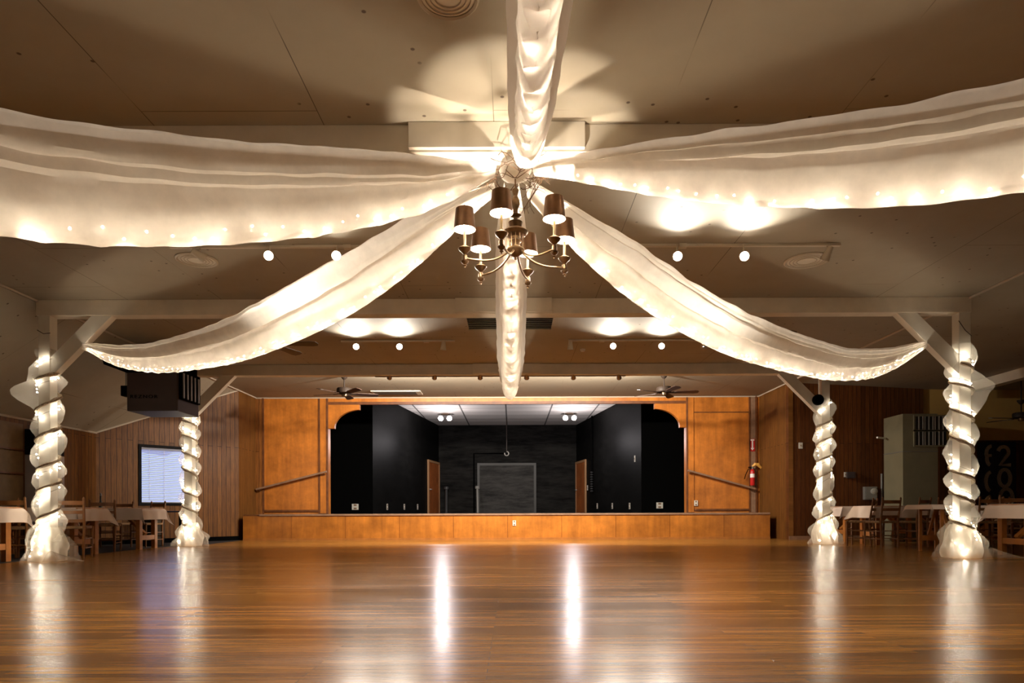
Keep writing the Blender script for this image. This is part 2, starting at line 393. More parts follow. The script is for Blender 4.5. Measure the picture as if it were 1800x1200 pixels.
# cove trims at wall tops
def trimline(name, pts, m=None, r=.018):
    bm = bm_(); add_tube(bm, pts, r, 6); struct(name, bm, m or M['trimw'])
trimline('trim_1', [(-6.12, 15.5-.02, ZC-.012), (-7.98, 13.3-.02, 2.2)], r=.02)
trimline('trim_2', [(-7.98, -3, 2.19), (-7.98, 13.28, 2.19)], r=.02)
trimline('trim_3', [(-6.08, YW, ZC-.01), (-6.08, -3, ZC-.01)], r=.018)
trimline('trim_4', [(6.08, YW, ZC-.01), (6.08, -3, ZC-.01)], r=.018)
trimline('trim_5', [(-6.1, YW-.02, ZC-.012), (6.1, YW-.02, ZC-.012)], r=.016)
bm = bm_()
add_prism(bm, [(0, 0), (wlen-.02, 0), (wlen-.02, .1), (0, .1)], lambda u, v, t: (LA.x+wd.x*u-wn.x*t, LA.y+wd.y*u-wn.y*t, v), .001, .02)
struct('baseboard_left', bm, M['dblack'])
d_ = (RB-RA).normalized(); n_ = Vector((-d_.y, d_.x))
bm = bm_(); add_prism(bm, [(0, 0), ((RB-RA).length, 0), ((RB-RA).length, .08), (0, .08)], lambda u, v, t: (RA.x+d_.x*u-n_.x*t, RA.y+d_.y*u-n_.y*t, v), .001, .02)
struct('baseboard_right', bm, M['strip'])

# ------------------------------------------------------------ stage
ZS = .58; YF = 15.4
st = thing('stage_platform', 'low plywood stage platform running across the far end of the hall', 'stage', (0, YF, 0))
part('deck', box(-5.97, 5.92, YF+.03, YW-.035, ZS-.06, ZS), M['ply_dark'], st)
struct('floor_stage', box(-6.9, 6.9, YW+.205, 28.8, ZS-.06, ZS), M['black'])
part('fascia', box(-5.97, 5.92, YF, YF+.03, 0, ZS-.03), M['ply_f'], st)
part('side_panel', box(-5.97, -5.94, YF+.03, YW-.04, 0, ZS-.06), M['ply_f'], st)
part('side_panel', box(5.89, 5.92, YF+.03, YW-.04, 0, ZS-.06), M['ply_f'], st)
part('edge_trim', box(-5.6, 5.92, YF-.02, YF+.06, ZS-.03, ZS+.012, bevel=.005), M['strip'], st)
part('base_molding', box(-5.97, 5.92, YF-.012, YF, 0, .045), M['tablew'], st)
# proscenium wall with opening: x -4.36..4.32, top z 3.26
xo0, xo1 = P(577, 800, YW).x, P(1206, 800, YW).x
zh = 3.26
bm = bm_(); add_box(bm, -6.1, xo0, YW, YW+.2, 0, ZC); add_box(bm, xo1, 6.1, YW, YW+.2, 0, ZC); add_box(bm, xo0, xo1, YW, YW+.2, zh, ZC)
struct('wall_back', bm, M['ply'])
bm = bm_(); add_box(bm, -6.1, P(462, 0, YW).x, YW-.03, YW, 0, ZC-.03); struct('wall_back_panel', bm, M['panel_x'])
# panel framing strips
def vstrip(nm, px0, px1, py0, py1, m=M['ply_dark'], th=.02):
    a = P(px0, py0, YW); b = P(px1, py1, YW)
    return struct(nm, box(a.x, b.x, YW-th, YW-.001, b.z, a.z), m)
k_ = 10
for (a, b, c, d, mm, th) in ((461.5, 464.5, 700, 902, 'ply_dark', .035), (560, 562.5, 700, 902, 'ply_dark', .02), (573.5, 577, 700, 902, 'ply_dark', .03), (464, 561, 896, 899, 'ply_dark', .03),
                        (563, 573.5, 700, 902, 'ply', .025), (1206, 1209, 696, 900, 'ply_dark', .03), (1209, 1219, 696, 900, 'ply', .025), (1316, 1318.5, 696, 900, 'ply_dark', .03),
                        (1318.5, 1327, 696, 900, 'strip', .02), (1327, 1330, 696, 900, 'ply_dark', .035), (1220, 1316, 894, 897, 'ply_dark', .03), (577, 1206, 706.5, 709, 'ply_dark', .02), (1220, 1316, 723.5, 725, 'ply_dark', .008)):
    vstrip('trim_%d' % k_, a, b, c, d, M[mm], th); k_ += 1
# arched brackets in the opening corners
def bracket(sgn, lab):
    xo = xo0 if sgn > 0 else xo1
    W = .76; top = zh-.0; bot = P(577, 753, YW).z; arc_top = P(632, 720, YW).z
    pts = [(0, top), (W, top), (W, arc_top)]
    for i in range(1, 15):
        a = PI/2*i/14
        pts.append((W-.61*math.sin(a), arc_top-.0-(arc_top-bot-.02)*(1-math.cos(a))))
    pts += [(.15, bot), (0, bot)]
    bm = bm_(); add_prism(bm, pts, lambda u, v, t: (xo+sgn*u, YW+t, v), .0, .12)
    return tag(obj('arch_bracket', bm, M['ply']), lab, 'bracket', move=True)
bracket(1, 'orange plywood arch bracket in the left upper corner of the stage opening')
bracket(-1, 'orange plywood arch bracket in the right upper corner of the stage opening')
# stage box
HS = 4.28; YB = 28.8; YR = 20.7
xbl = P(771, 800, YB).x; xbr = P(1013, 800, YB).x
xfl = P(655, 800, YR).x; xfr = P(1127, 800, YR).x
wall_strip('wall_stage_rear', [(xbl-.1, YB, HS), (xbr+.1, YB, HS)], M['black_back'], side=-1, z0=.4)
wall_strip('wall_stage_left', [(xbl, YB, HS), (xfl, YR, HS)], M['black'], side=1, z0=.4)
wall_strip('wall_stage_right', [(xbr, YB, HS), (xfr, YR, HS)], M['black'], side=-1, z0=.4)
wall_strip('wall_wing_left', [(xfl, YR, HS), (-6.8, YR, HS), (-6.8, YW+.2, HS)], M['dblack'], side=1, z0=.4)
wall_strip('wall_wing_right', [(xfr, YR, HS), (6.8, YR, HS), (6.8, YW+.2, HS)], M['dblack'], side=-1, z0=.4)
struct('wall_over_opening', box(-6.8, 6.8, YW+.2, YW+.3, zh+.02, HS), M['black'])
struct('ceiling_stage', box(-6.9, 6.9, YW+.1, YB+.2, HS, HS+.08), M['tile'])
# stage doors on the splayed walls
def stage_door(px0, px1, pa, pb, handle_px, nm):
    q0, _ = on_ray(px0, pa, pb); q1, _ = on_ray(px1, pa, pb)
    d = (q1-q0).normalized(); n = Vector((d.y, -d.x))
    if n.x*(1 if q0.x < 0 else -1) < 0: n = -n
    L = (q1-q0).length; H = 2.03
    f = lambda u, v, t: (q0.x+d.x*u+n.x*t, q0.y+d.y*u+n.y*t, v)
    leaf = struct(nm, add_prism(bm_(), [(.06, ZS), (L-.06, ZS), (L-.06, ZS+H), (.06, ZS+H)], f, .01, .05), M['doorw'])
    bm = bm_()
    for poly in ([(-.03, ZS), (.06, ZS), (.06, ZS+H+.09), (-.03, ZS+H+.09)], [(L-.06, ZS), (L+.03, ZS), (L+.03, ZS+H+.09), (L-.06, ZS+H+.09)], [(.06, ZS+H), (L-.06, ZS+H), (L-.06, ZS+H+.09), (.06, ZS+H+.09)]):
        add_prism(bm, poly, f, .005, .07)
    obj('door_casing', bm, M['dooredge'], leaf)
    u = .14 if handle_px == 0 else L-.14
    bm = bm_(); a = Vector(f(u, ZS+.95, .05)); b = Vector(f(u, ZS+.95, .11)); c = Vector(f(u+.14*(1 if handle_px == 0 else -1), ZS+.95, .11))
    add_tube(bm, [a, b, c], .02, 8); obj('door_handle', bm, M['steel'], leaf)
PL0, PL1 = (xfl, YR), (xbl, YB); PR0, PR1 = (xfr, YR), (xbr, YB)
stage_door(751, 770, PL0, PL1, 0, 'door_1'); stage_door(1030.5, 1014, PR0, PR1, 1, 'door_2')
# painted-over double door on the rear wall
a = P(843, 818, YB); b = P(938, 899, YB)
dd = struct('door_3', box(a.x, b.x, YB-.04, YB-.002, ZS, a.z), black_mat('grey_scuffed_door', .03, 2.0))
bm = bm_(); add_box(bm, a.x-.1, a.x, YB-.06, YB-.002, ZS, a.z+.1); add_box(bm, b.x, b.x+.1, YB-.06, YB-.002, ZS, a.z+.1); add_box(bm, a.x, b.x, YB-.06, YB-.002, a.z, a.z+.1)
obj('door_casing', bm, mat('worn_black_casing', (.035, .032, .028), .45), dd)
cpx = P(833, 797, YB); bm = bm_(); add_tube(bm, [(cpx.x, YB-.03, ZS), (cpx.x, YB-.03, cpx.z), (P(890, 797, YB).x, YB-.03, cpx.z)], .03, 6)
tag(obj('conduit', bm, M['dblack']), 'black conduit framing the painted rear stage door on its left and top', 'pipe')
# hanging pulley hook in the stage
q = P(890.5, 797, 26.5)
t = thing('hanging_hook', 'pulley hook hanging on a dark cord from the stage ceiling', 'hook', (q.x, 26.5, q.z-.1))
part('cord', tube([(q.x, 26.5, HS), (q.x, 26.5, q.z+.08)], .02, 6), M['dwire'], t)
bm = bm_(); pts = [(q.x+.08*math.cos(a), 26.5, q.z+.08*math.sin(a)) for a in [i*PI/8 for i in range(-9, 5)]]; add_tube(bm, pts, .022, 8)
part('hook', bm, M['steel'], t, True)
# poles leaning in front of the rear wall
def pole(px, pt, m, r, lab, D=28.0):
    a = P(px, pt, D); b = Vector((P(px+1.5, 899, D).x, D-.1, ZS)); bm = bm_(); add_tube(bm, [b, (a.x, D+.3, a.z)], r, 8)
    o = thing('leaning_pole', lab, 'pole', tuple(b)); part('shaft', bm, m, o, True)
    part('cap', lathe([(r*1.0, -.06), (r*2.1, -.05), (r*2.1, .05), (r, .07)], (a.x, D+.3, a.z), 12), m, o, True)
pole(838, 856, mat('pale_pole', (.32, .31, .28), .5), .045, 'pale pole leaning on the black rear stage wall left of the painted door')
pole(783, 857, mat('dark_pole', (.05, .05, .05), .5), .05, 'dark pole leaning on the black rear stage wall by the left stage door', 28.2)
# vertical chain and cable on right stage wall
q1_, _ = on_ray(1043, PR0, PR1)
t = thing('wall_cable', 'dark cable with a bundled tail running down the right black stage wall', 'cable', (q1_.x-.05, q1_.y, P(1043, 868, q1_.y).z))
part('cable', tube([(q1_.x-.05, q1_.y, HS), (q1_.x-.06, q1_.y, P(1043, 830, q1_.y).z), (q1_.x-.03, q1_.y, P(1043, 866, q1_.y).z)], .035, 6), M['dblack'], t)
bm = bm_(); zz = P(1043, 830, q1_.y).z
for i in range(9): add_lathe(bm, [(.03, -.03), (.07, 0), (.03, .03)], (q1_.x-.07, q1_.y, zz-.09*i), 8)
part('bundle', bm, mat('cable_grey', (.05, .05, .05), .4), t)

# ------------------------------------------------------------ small wall plates
def plate_on(px, py, pa, pb, w_, h_, name, lab, cat, grp=None, off=.012, m=None):
    if pa is None: c = P(px, py, pb); d = Vector((1, 0)); n = Vector((0, -1))
    else:
        q, _ = on_ray(px, pa, pb); c = P(px, py, q.y); d = (Vector(pb)-Vector(pa)).normalized(); n = Vector((d.y, -d.x))
        if n.dot(Vector((0, 8))-q) < 0: n = -n
    f = lambda u, v, t_: (c.x+d.x*u+n.x*t_, c.y+d.y*u+n.y*t_, v)
    t_ = thing(name, lab, cat, tuple(c+Vector((n.x*.01, n.y*.01, -h_/2))), 0, grp)
    part('cover', add_prism(bm_(), [(-w_/2, c.z-h_/2), (w_/2, c.z-h_/2), (w_/2, c.z+h_/2), (-w_/2, c.z+h_/2)], f, .001, off), m or M['white'], t_)
    bm = bm_()
    if cat == 'outlet':
        for s in (-.28, .28):
            bm = bm_(); add_prism(bm, [(-w_*.22, c.z+h_*(s-.15)), (w_*.22, c.z+h_*(s-.15)), (w_*.22, c.z+h_*(s+.15)), (-w_*.22, c.z+h_*(s+.15))], f, off, off+.004)
            part('socket', bm, M['strip'], t_)
    else:
        add_prism(bm, [(-w_*.1, c.z-h_*.14), (w_*.1, c.z-h_*.14), (w_*.1, c.z+h_*.14), (-w_*.1, c.z+h_*.14)], f, off, off+.012); part('toggle', bm, M['strip'], t_)
    return t_
plate_on(903.5, 919, None, YF, .075, .12, 'wall_outlet', 'white outlet in the middle of the orange stage fascia', 'outlet')
plate_on(1222.5, 884, None, YW, .085, .13, 'wall_outlet', 'outlet low on the orange panel right of the stage opening', 'outlet', off=.03)
for i, px in enumerate((680, 710, 733.5)):
    plate_on(px, 890.5, PL0, PL1, .13, .2, 'wall_outlet', ('first', 'second', 'third')[i]+' outlet from the front along the foot of the left black stage wall', 'outlet', 'outlets on the left stage wall')
for i, px in enumerate((1106.5, 1076, 1049.5)):
    plate_on(px, 889, PR0, PR1, .13, .2, 'wall_outlet', ('first', 'second', 'third')[i]+' outlet from the front along the foot of the right black stage wall', 'outlet', 'outlets on the right stage wall')
plate_on(624, 890.5, None, YR, .2, .18, 'wall_outlet', 'double outlet in the dark left wing of the stage', 'outlet')
plate_on(1159, 888, None, YR, .2, .18, 'wall_outlet', 'double outlet in the dark right wing of the stage', 'outlet')
plate_on(1116, 806, PR0, PR1, .1, .2, 'wall_switch', 'light switch high on the right black stage wall', 'switch')
plate_on(1032.5, 857, PR0, PR1, .1, .2, 'wall_switch', 'light switch beside the right stage door', 'switch')
R0, R1 = tuple(RA), tuple(RB)
plate_on(1407, 783, R0, R1, .09, .13, 'wall_switch', 'small beige plate high on the dark panelling left of the right rear post', 'switch')
plate_on(1485, 834, R0, R1, .05, .11, 'wall_switch', 'small beige plate beside the dark wall box right of the right rear post', 'switch')
# handrails
def handrail(a, b, lab, ylift=0):
    A = P(a[0], a[1], YW-.13); B = P(b[0], b[1], YW-.13)
    t_ = thing('handrail', lab, 'handrail', ((A.x+B.x)/2, YW, (A.z+B.z)/2))
    part('rail', tube([A, B], .026, 10), M['strip'], t_, True)
    for k in (.04, .96):
        q = A.lerp(B, k); bm = bm_(); add_tube(bm, [(q.x, YW-.005, q.z-.05), (q.x, YW-.1, q.z-.05), (q.x, YW-.13, q.z)], .012, 8); add_lathe(bm, [(.035, 0), (.035, .012)], (q.x, YW-.003, q.z-.05), 12, axis=Matrix.Rotation(PI/2, 3, 'X'))
        part('bracket', bm, M['brass'], t_)
handrail((450, 860), (574, 828.5), 'sloping handrail on the orange panel left of the stage opening')
handrail((1209, 826.5), (1327, 859), 'sloping handrail on the orange panel right of the stage opening')
# fire extinguisher, sign, hose
q = P(1323, 830, YW-.12)
t = thing('fire_extinguisher', 'small red fire extinguisher hung on the strip right of the stage', 'fire extinguisher', (q.x, YW-.1, P(1323, 853, YW-.1).z))
zb = P(1323, 853, YW-.1).z; H_ = .19+P(1323, 838, YW-.1).z-zb
part('tank', lathe([(.0, 0), (.045, .0), (.055, .02), (.055, H_-.07), (.045, H_-.02), (.02, H_)], (q.x, YW-.1, zb), 20), M['red'], t, True)
part('label_band', lathe([(.057, .19), (.057, .28)], (q.x, YW-.1, zb), 20, cap=False), M['signwhite'], t)
part('valve', lathe([(.018, H_-.01), (.018, H_+.03), (.026, H_+.035), (.026, H_+.05)], (q.x, YW-.1, zb), 12), M['grey'], t)
part('handle', box(q.x-.10, q.x+.02, YW-.112, YW-.088, zb+H_+.03, zb+H_+.055), M['dblack'], t)
part('hose', tube([(q.x-.02, YW-.1, zb+H_+.02), (q.x-.1, YW-.1, zb+H_), (q.x-.16, YW-.08, zb+H_-.14), (q.x-.18, YW-.06, zb+H_-.24)], .01, 6), M['dblack'], t)
bm = bm_(); add_tube(bm, [(q.x-.02, YW-.15, zb+H_+.06), (q.x+.04, YW-.16, zb+H_+.11), (q.x+.12, YW-.15, zb+H_+.10), (q.x+.2, YW-.13, zb+H_+.03)], [.02, .04, .045, .03], 8)
tag(obj('cloth_tag', bm, M['orange']), 'yellow tag bundle draped over the top of the fire extinguisher', 'tag')
q = P(1322.5, 782, YW-.03)
t = thing('arrow_sign', 'red sign with a white arrow pointing down above the fire extinguisher', 'sign', (q.x, YW-.02, q.z-.15))
part('panel', box(q.x-.062, q.x+.062, YW-.03, YW-.022, q.z-.15, q.z+.15), M['red'], t)
ar = [(-.018, .10), (-.018, -.07), (-.045, -.07), (0, -.13), (.045, -.07), (.018, -.07), (.018, .10)]
bm = bm_(); add_prism(bm, ar, lambda u, v, t_: (q.x+u, YW-.031-t_, q.z+v), 0, .002); add_box(bm, q.x-.045, q.x+.045, YW-.033, YW-.031, q.z+.105, q.z+.14)
part('arrow', bm, M['signwhite'], t)

# ------------------------------------------------------------ beams and posts
def beam(D, lab, x0=-6.1, x1=6.1, splice=True):
    t_ = thing('ceiling_beam', lab, 'beam', (0, D+.1, 3.21))
    part('timber', box(x0, x1, D, D+.19, 3.21, ZC-.001, bevel=.004), M['beam'], t_)
    if splice:
        part('splice_plate', box(-.63, .63, D-.04, D, 3.225, ZC-.002, bevel=.003), M['beam'], t_)
    return t_
beam(4.90, 'white ceiling beam nearest the viewer, right above the chandelier')
beam(8.90, 'white ceiling beam resting on the two front wrapped posts')
beam(12.85, 'white ceiling beam nearest the stage, above the row of small spot cans')
beam(.97, 'white ceiling beam behind the viewer', splice=False)
q = thing('ceiling_beam', 'long white beam along the right aisle above the ceiling fan', 'beam', (9.9, 6, 3.13))
part('timber', box(9.8, 10.0, -3, 15.0, 3.14, 3.34, bevel=.004), M['beam'], q)
def post(x, D, lab, brace=True):
    s = -1 if x < 0 else 1
    t_ = thing('support_post', lab, 'post', (x, D+.09, 0))
    part('post', box(x-.075, x+.075, D+.01, D+.16, 0, 3.21, bevel=.004), M['post'], t_)
    if brace:
        a = Vector((x-s*.04, 0, 2.50)); b = Vector((x-s*.80, 0, 3.26)); d = (b-a).normalized(); n = Vector((d.z, 0, -d.x))*.092
        zt = 3.209
        def cut(p, q):   # keep below the beam
            k = (zt-p.z)/(q.z-p.z); return p.lerp(q, k)
        p1, p2 = a+n, b+n; p3, p4 = a-n, b-n
        q1, q2 = cut(p1, p2), cut(p3, p4)
        xs = x-s*.073
        def cutx(p, q): k = (xs-p.x)/(q.x-p.x); return p.lerp(q, k)
        r1, r2 = cutx(p1, p2), cutx(p3, p4)
        part('brace', add_prism(bm_(), [(r1.x, r1.z), (q1.x, q1.z), (q2.x, q2.z), (r2.x, r2.z)], lambda u, v, t__: (u, t__, v), D+.02, D+.14), M['post'], t_)
    return t_
post(-6.0, 8.9, 'left front white post wrapped in lit tulle'); post(6.02, 8.9, 'right front white post wrapped in lit tulle')
post(-6.0, 12.85, 'left rear white post wrapped in lit tulle, in front of the window'); post(6.02, 12.85, 'right rear white post wrapped in lit tulle, left of the big cabinet')
for D in (4.9, .97):
    for x in (-6.0, 6.02): post(x, D, ('left' if x < 0 else 'right')+' bare white post '+('beside the chandelier bay' if D > 2 else 'beside the viewer'))

# ------------------------------------------------------------ string bulbs
def bulb_mesh(r, m):
    bm = bm_(); bmesh.ops.create_icosphere(bm, subdivisions=1, radius=r)
    me = bpy.data.meshes.new('bulb'); bm.to_mesh(me); bm.free(); me.materials.append(m); return me
BM1, BM2 = bulb_mesh(.0075, M['bulb']), bulb_mesh(.0085, M['bulb2'])
def light_string(pts, me, lab, grp, wirem):
    root = thing('string_lights', lab, 'string lights', tuple(pts[0]), 0, grp)
    part('wire', tube(pts, .0022, 4), wirem, root)
    for p in pts:
        o = bpy.data.objects.new('bulb', me); C.objects.link(o); o.parent = root; o.location = Vector(p)-Vector(root.location)
    return root

# ------------------------------------------------------------ drapes
def interp(tab, t):
    if t <= tab[0][0]: return tab[0][1:]
    for a, b in zip(tab, tab[1:]):
        if t <= b[0]:
            k = (t-a[0])/(b[0]-a[0]) if b[0] > a[0] else 0; return tuple(x+(y-x)*k for x, y in zip(a[1:], b[1:]))
    return tab[-1][1:]
def smooth_tab(tab):
    n = 60; T = [tab[0][0]+(tab[-1][0]-tab[0][0])*i/n for i in range(n+1)]; v = [list(interp(tab, t)) for t in T]
    for _ in range(6):
        v = [v[0]]+[[(v[i-1][k]+2*v[i][k]+v[i+1][k])/4 for k in range(len(v[0]))] for i in range(1, n)]+[v[-1]]
    return [(T[i], *v[i]) for i in range(n+1)]
def drape(P0, P1, tab, lab, wfun, nb, face, seed, blab, extra=()):
    """tab: (t, z top edge, z bottom). U-shaped sling, face = +1/-1 side that faces the viewer (perp direction)"""
    rnd = random.Random(seed); tab = smooth_tab(tab)
    P0 = Vector(P0); P1 = Vector(P1); d = (P1-P0).normalized(); n = Vector((-d.y, d.x))*face
    NU, NT = 44, 260; scal = .012 if abs(d.x) > .3 else .018; nsc = 190 if abs(d.x) > .3 else 230; bm = bm_(); rows = []
    for i in range(NT+1):
        t_ = i/NT; zt, zb = interp(tab, t_); c = P0.lerp(P1, t_); H = max(zt-zb, .02)
        wf, wb = wfun(t_); row = []
        env = min(1, t_*12, (1-t_)*12)
        for j in range(NU+1):
            u = -1+2*j/NU                      # -1 far edge .. 0 bottom .. +1 near edge
            au = abs(u); w_ = wf if u > 0 else wb
            # rounded bottom, walls flaring a little
            off = w_*(math.sin(min(1, au/.28)*PI/2)*.55+.45*au); h = H*((1-math.cos(min(1, au/.28)*PI/2))*.16+.84*max(0, (au-.10)/.90))
            if u < 0: h *= 1.0
            # long folds running with the cloth
            ph = seed*1.7
            fold = (.024*math.sin(au*11+ph+1.8*math.sin(t_*2.4+ph))+.011*math.sin(au*23+ph*2+2.5*t_)+.007*math.sin(au*41+3*t_))*min(1, au*2.2)*env
            # cross-wise scallops at the bottom where the lights lie
            sc = scal*math.sin(t_*nsc+3*noise.noise(Vector((t_*9, seed, 0)))-2.6*(au/.3)**2)*max(0, 1-au/.42)*env
            sc += .012*noise.noise(Vector((t_*30, u*4, seed)))*env
            o2 = (off+fold+sc)*(1 if u > 0 else -1)
            z = zb+h+.35*fold+sc*(.6 if abs(d.x) > .3 else 1.3)
            p = c+n*o2
            row.append(bm.verts.new((p.x, p.y, z)))
        rows.append(row)
    for a, b in zip(rows, rows[1:]):
        for j in range(NU): bm.faces.new((a[j], a[j+1], b[j+1], b[j]))
    root = thing('ceiling_drape', lab, 'drape', (P0.x, P0.y, tab[0][1]), 0, 'ivory drapes radiating from the chandelier')
    o = part('cloth', bm, M['fabric'] if abs(d.x) > .3 else M['fabric_c'], root, True)
    o.data.shade_smooth() if hasattr(o.data, 'shade_smooth') else None
    # tie at the far end
    pe = P1; ze = (tab[-1][1]+tab[-1][2])/2
    if P1.y > 0:
        bm = bm_(); add_lathe(bm, [(.02, -.03), (.05, -.02), (.055, .02), (.02, .03)], (pe.x, pe.y, ze), 12); part('knot', bm, M['fabric'], root, True)
    pts = []
    for i in range(nb):
        t_ = .045+.925*(i+.5)/nb+rnd.uniform(-.004, .004); zt, zb = interp(tab, t_); c = P0.lerp(P1, t_); wf, wb = wfun(t_)
        H = max(zt-zb, .02); u = rnd.uniform(-.1, .30)
        lift = .016+H*max(0, u-.1)*.8+rnd.uniform(0, .014)
        off = min(wf*.42, .5*max(0, u)*wf*2.2) if u > 0 else u*wb
        p = c+n*off; pts.append((p.x, p.y, zb+lift+.012))
    light_string(pts, BM1, blab, 'string lights inside the drapes', M['wire'])
def edge_tab(P0, P1, rows):
    out = []
    for x, yt, yb in rows:
        q, t_ = on_ray(x, P0, P1); out.append((max(0.0, t_), P(x, yt, q.y).z, P(x, yb, q.y).z))
    return out
LLr = [(860, 330, 345), (827, 345, 375), (782, 370, 425), (700, 424, 493), (625, 465, 547), (542, 508, 590), (458, 551, 624), (396, 577, 642), (292, 605, 656), (229, 609, 651), (187, 604, 636), (150, 602, 612)]
ULr = [(870, 294, 312), (792, 293, 360), (700, 292, 389), (583, 286, 411), (458, 278, 426), (333, 269, 432), (208, 253, 433), (83, 236, 426), (0, 224, 417)]
URr = [(960, 287, 303), (1020, 284, 320), (1100, 278, 334), (1192, 269, 349), (1329, 251, 361), (1444, 238, 364), (1558, 223, 364), (1673, 203, 354), (1800, 176, 333)]
LRr = [(942, 325, 352), (957, 334, 380), (1012, 374, 440), (1100, 430, 517), (1192, 496, 579), (1283, 549, 625), (1375, 588, 652), (1467, 617, 670), (1536, 616, 666), (1581, 608, 643), (1618, 600, 618)]
HUBX = .13
pLL0, pLL1 = (HUBX-.13, 5.05), (-5.55, 8.98); pUL0, pUL1 = (HUBX-.15, 4.78), (-5.55, 1.05)
pUR0, pUR1 = (HUBX+.14, 4.78), (5.57, 1.05); pLR0, pLR1 = (HUBX+.10, 5.05), (5.57, 8.98)
far = [(.60, 2.47, 1.98), (.72, 2.46, 2.04), (.85, 2.60, 2.28), (.95, 2.75, 2.62), (1.0, 2.80, 2.72)]
def wd_(a, b):
    def f(t_):
        e = min(1, .25+t_*5, .12+(1-t_)*6); return a*e, b*e
    return f
tLL = edge_tab(pLL0, pLL1, LLr)+[(1, 2.86, 2.78)]; tLR = edge_tab(pLR0, pLR1, LRr)+[(1, 2.86, 2.78)]
tUL = edge_tab(pUL0, pUL1, ULr)+far; tUR = edge_tab(pUR0, pUR1, URr)+far
def fin(tb, P0, P1):
    tb = [r for r in sorted(tb) if r[0] <= 1.0]; return [(0, *tb[0][1:])]+tb
drape(pLL0, pLL1, fin(tLL, 0, 0), 'ivory drape swooping down to the brace of the left front post', wd_(.13, .16), 58, -1, 3, 'warm fairy lights along the drape to the left front post')
drape(pUL0, pUL1, fin(tUL, 0, 0), 'wide ivory drape leaving the picture at the upper left', wd_(.16, .16), 58, -1, 5, 'warm fairy lights in the wide drape at upper left')
drape(pUR0, pUR1, fin(tUR, 0, 0), 'wide ivory drape leaving the picture at the upper right', wd_(.16, .16), 58, 1, 8, 'warm fairy lights in the wide drape at upper right')
drape(pLR0, pLR1, fin(tLR, 0, 0), 'ivory drape swooping down to the brace of the right front post', wd_(.13, .16), 58, 1, 11, 'warm fairy lights along the drape to the right front post')
tB = [(0, 3.14, 3.0), (.06, 3.05, 2.85), (.15, 2.98, 2.62), (.3, 2.85, 2.44), (.45, 2.76, 2.33), (.58, 2.72, 2.32), (.68, 2.74, 2.36), (.78, 2.85, 2.46), (.88, 2.98, 2.70), (.95, 3.1, 2.98), (1, 3.18, 3.12)]
drape((.10, 5.2), (.06, 12.75), tB, 'ivory drape hanging below the chandelier and running back towards the stage', lambda t_: ((.10+.07*min(1, t_*2))*min(1, .6+t_*4, .1+(1-t_)*4), (.085+.06*min(1, t_*2))*min(1, .6+t_*4, .1+(1-t_)*4)), 60, -1, 14, 'warm fairy lights in the drape running back to the stage')
tFr = [(0, 3.14, 3.0), (.04, 3.12, 2.93), (.10, 3.05, 2.76), (.18, 2.98, 2.62), (.3, 2.88, 2.44), (.45, 2.76, 2.33), (.58, 2.72, 2.32), (.7, 2.76, 2.36), (.88, 2.98, 2.70), (1, 3.18, 3.12)]
drape((.20, 4.72), (.16, -2.9), tFr, 'ivory drape coming overhead towards the viewer from the chandelier', lambda t_: ((.13+.06*min(1, t_*3))*min(1, .1+(1-t_)*4), (.10-.01*min(1, t_*3))*min(1, .1+(1-t_)*4)), 60, 1, 17, 'warm fairy lights in the overhead drape above the viewer')

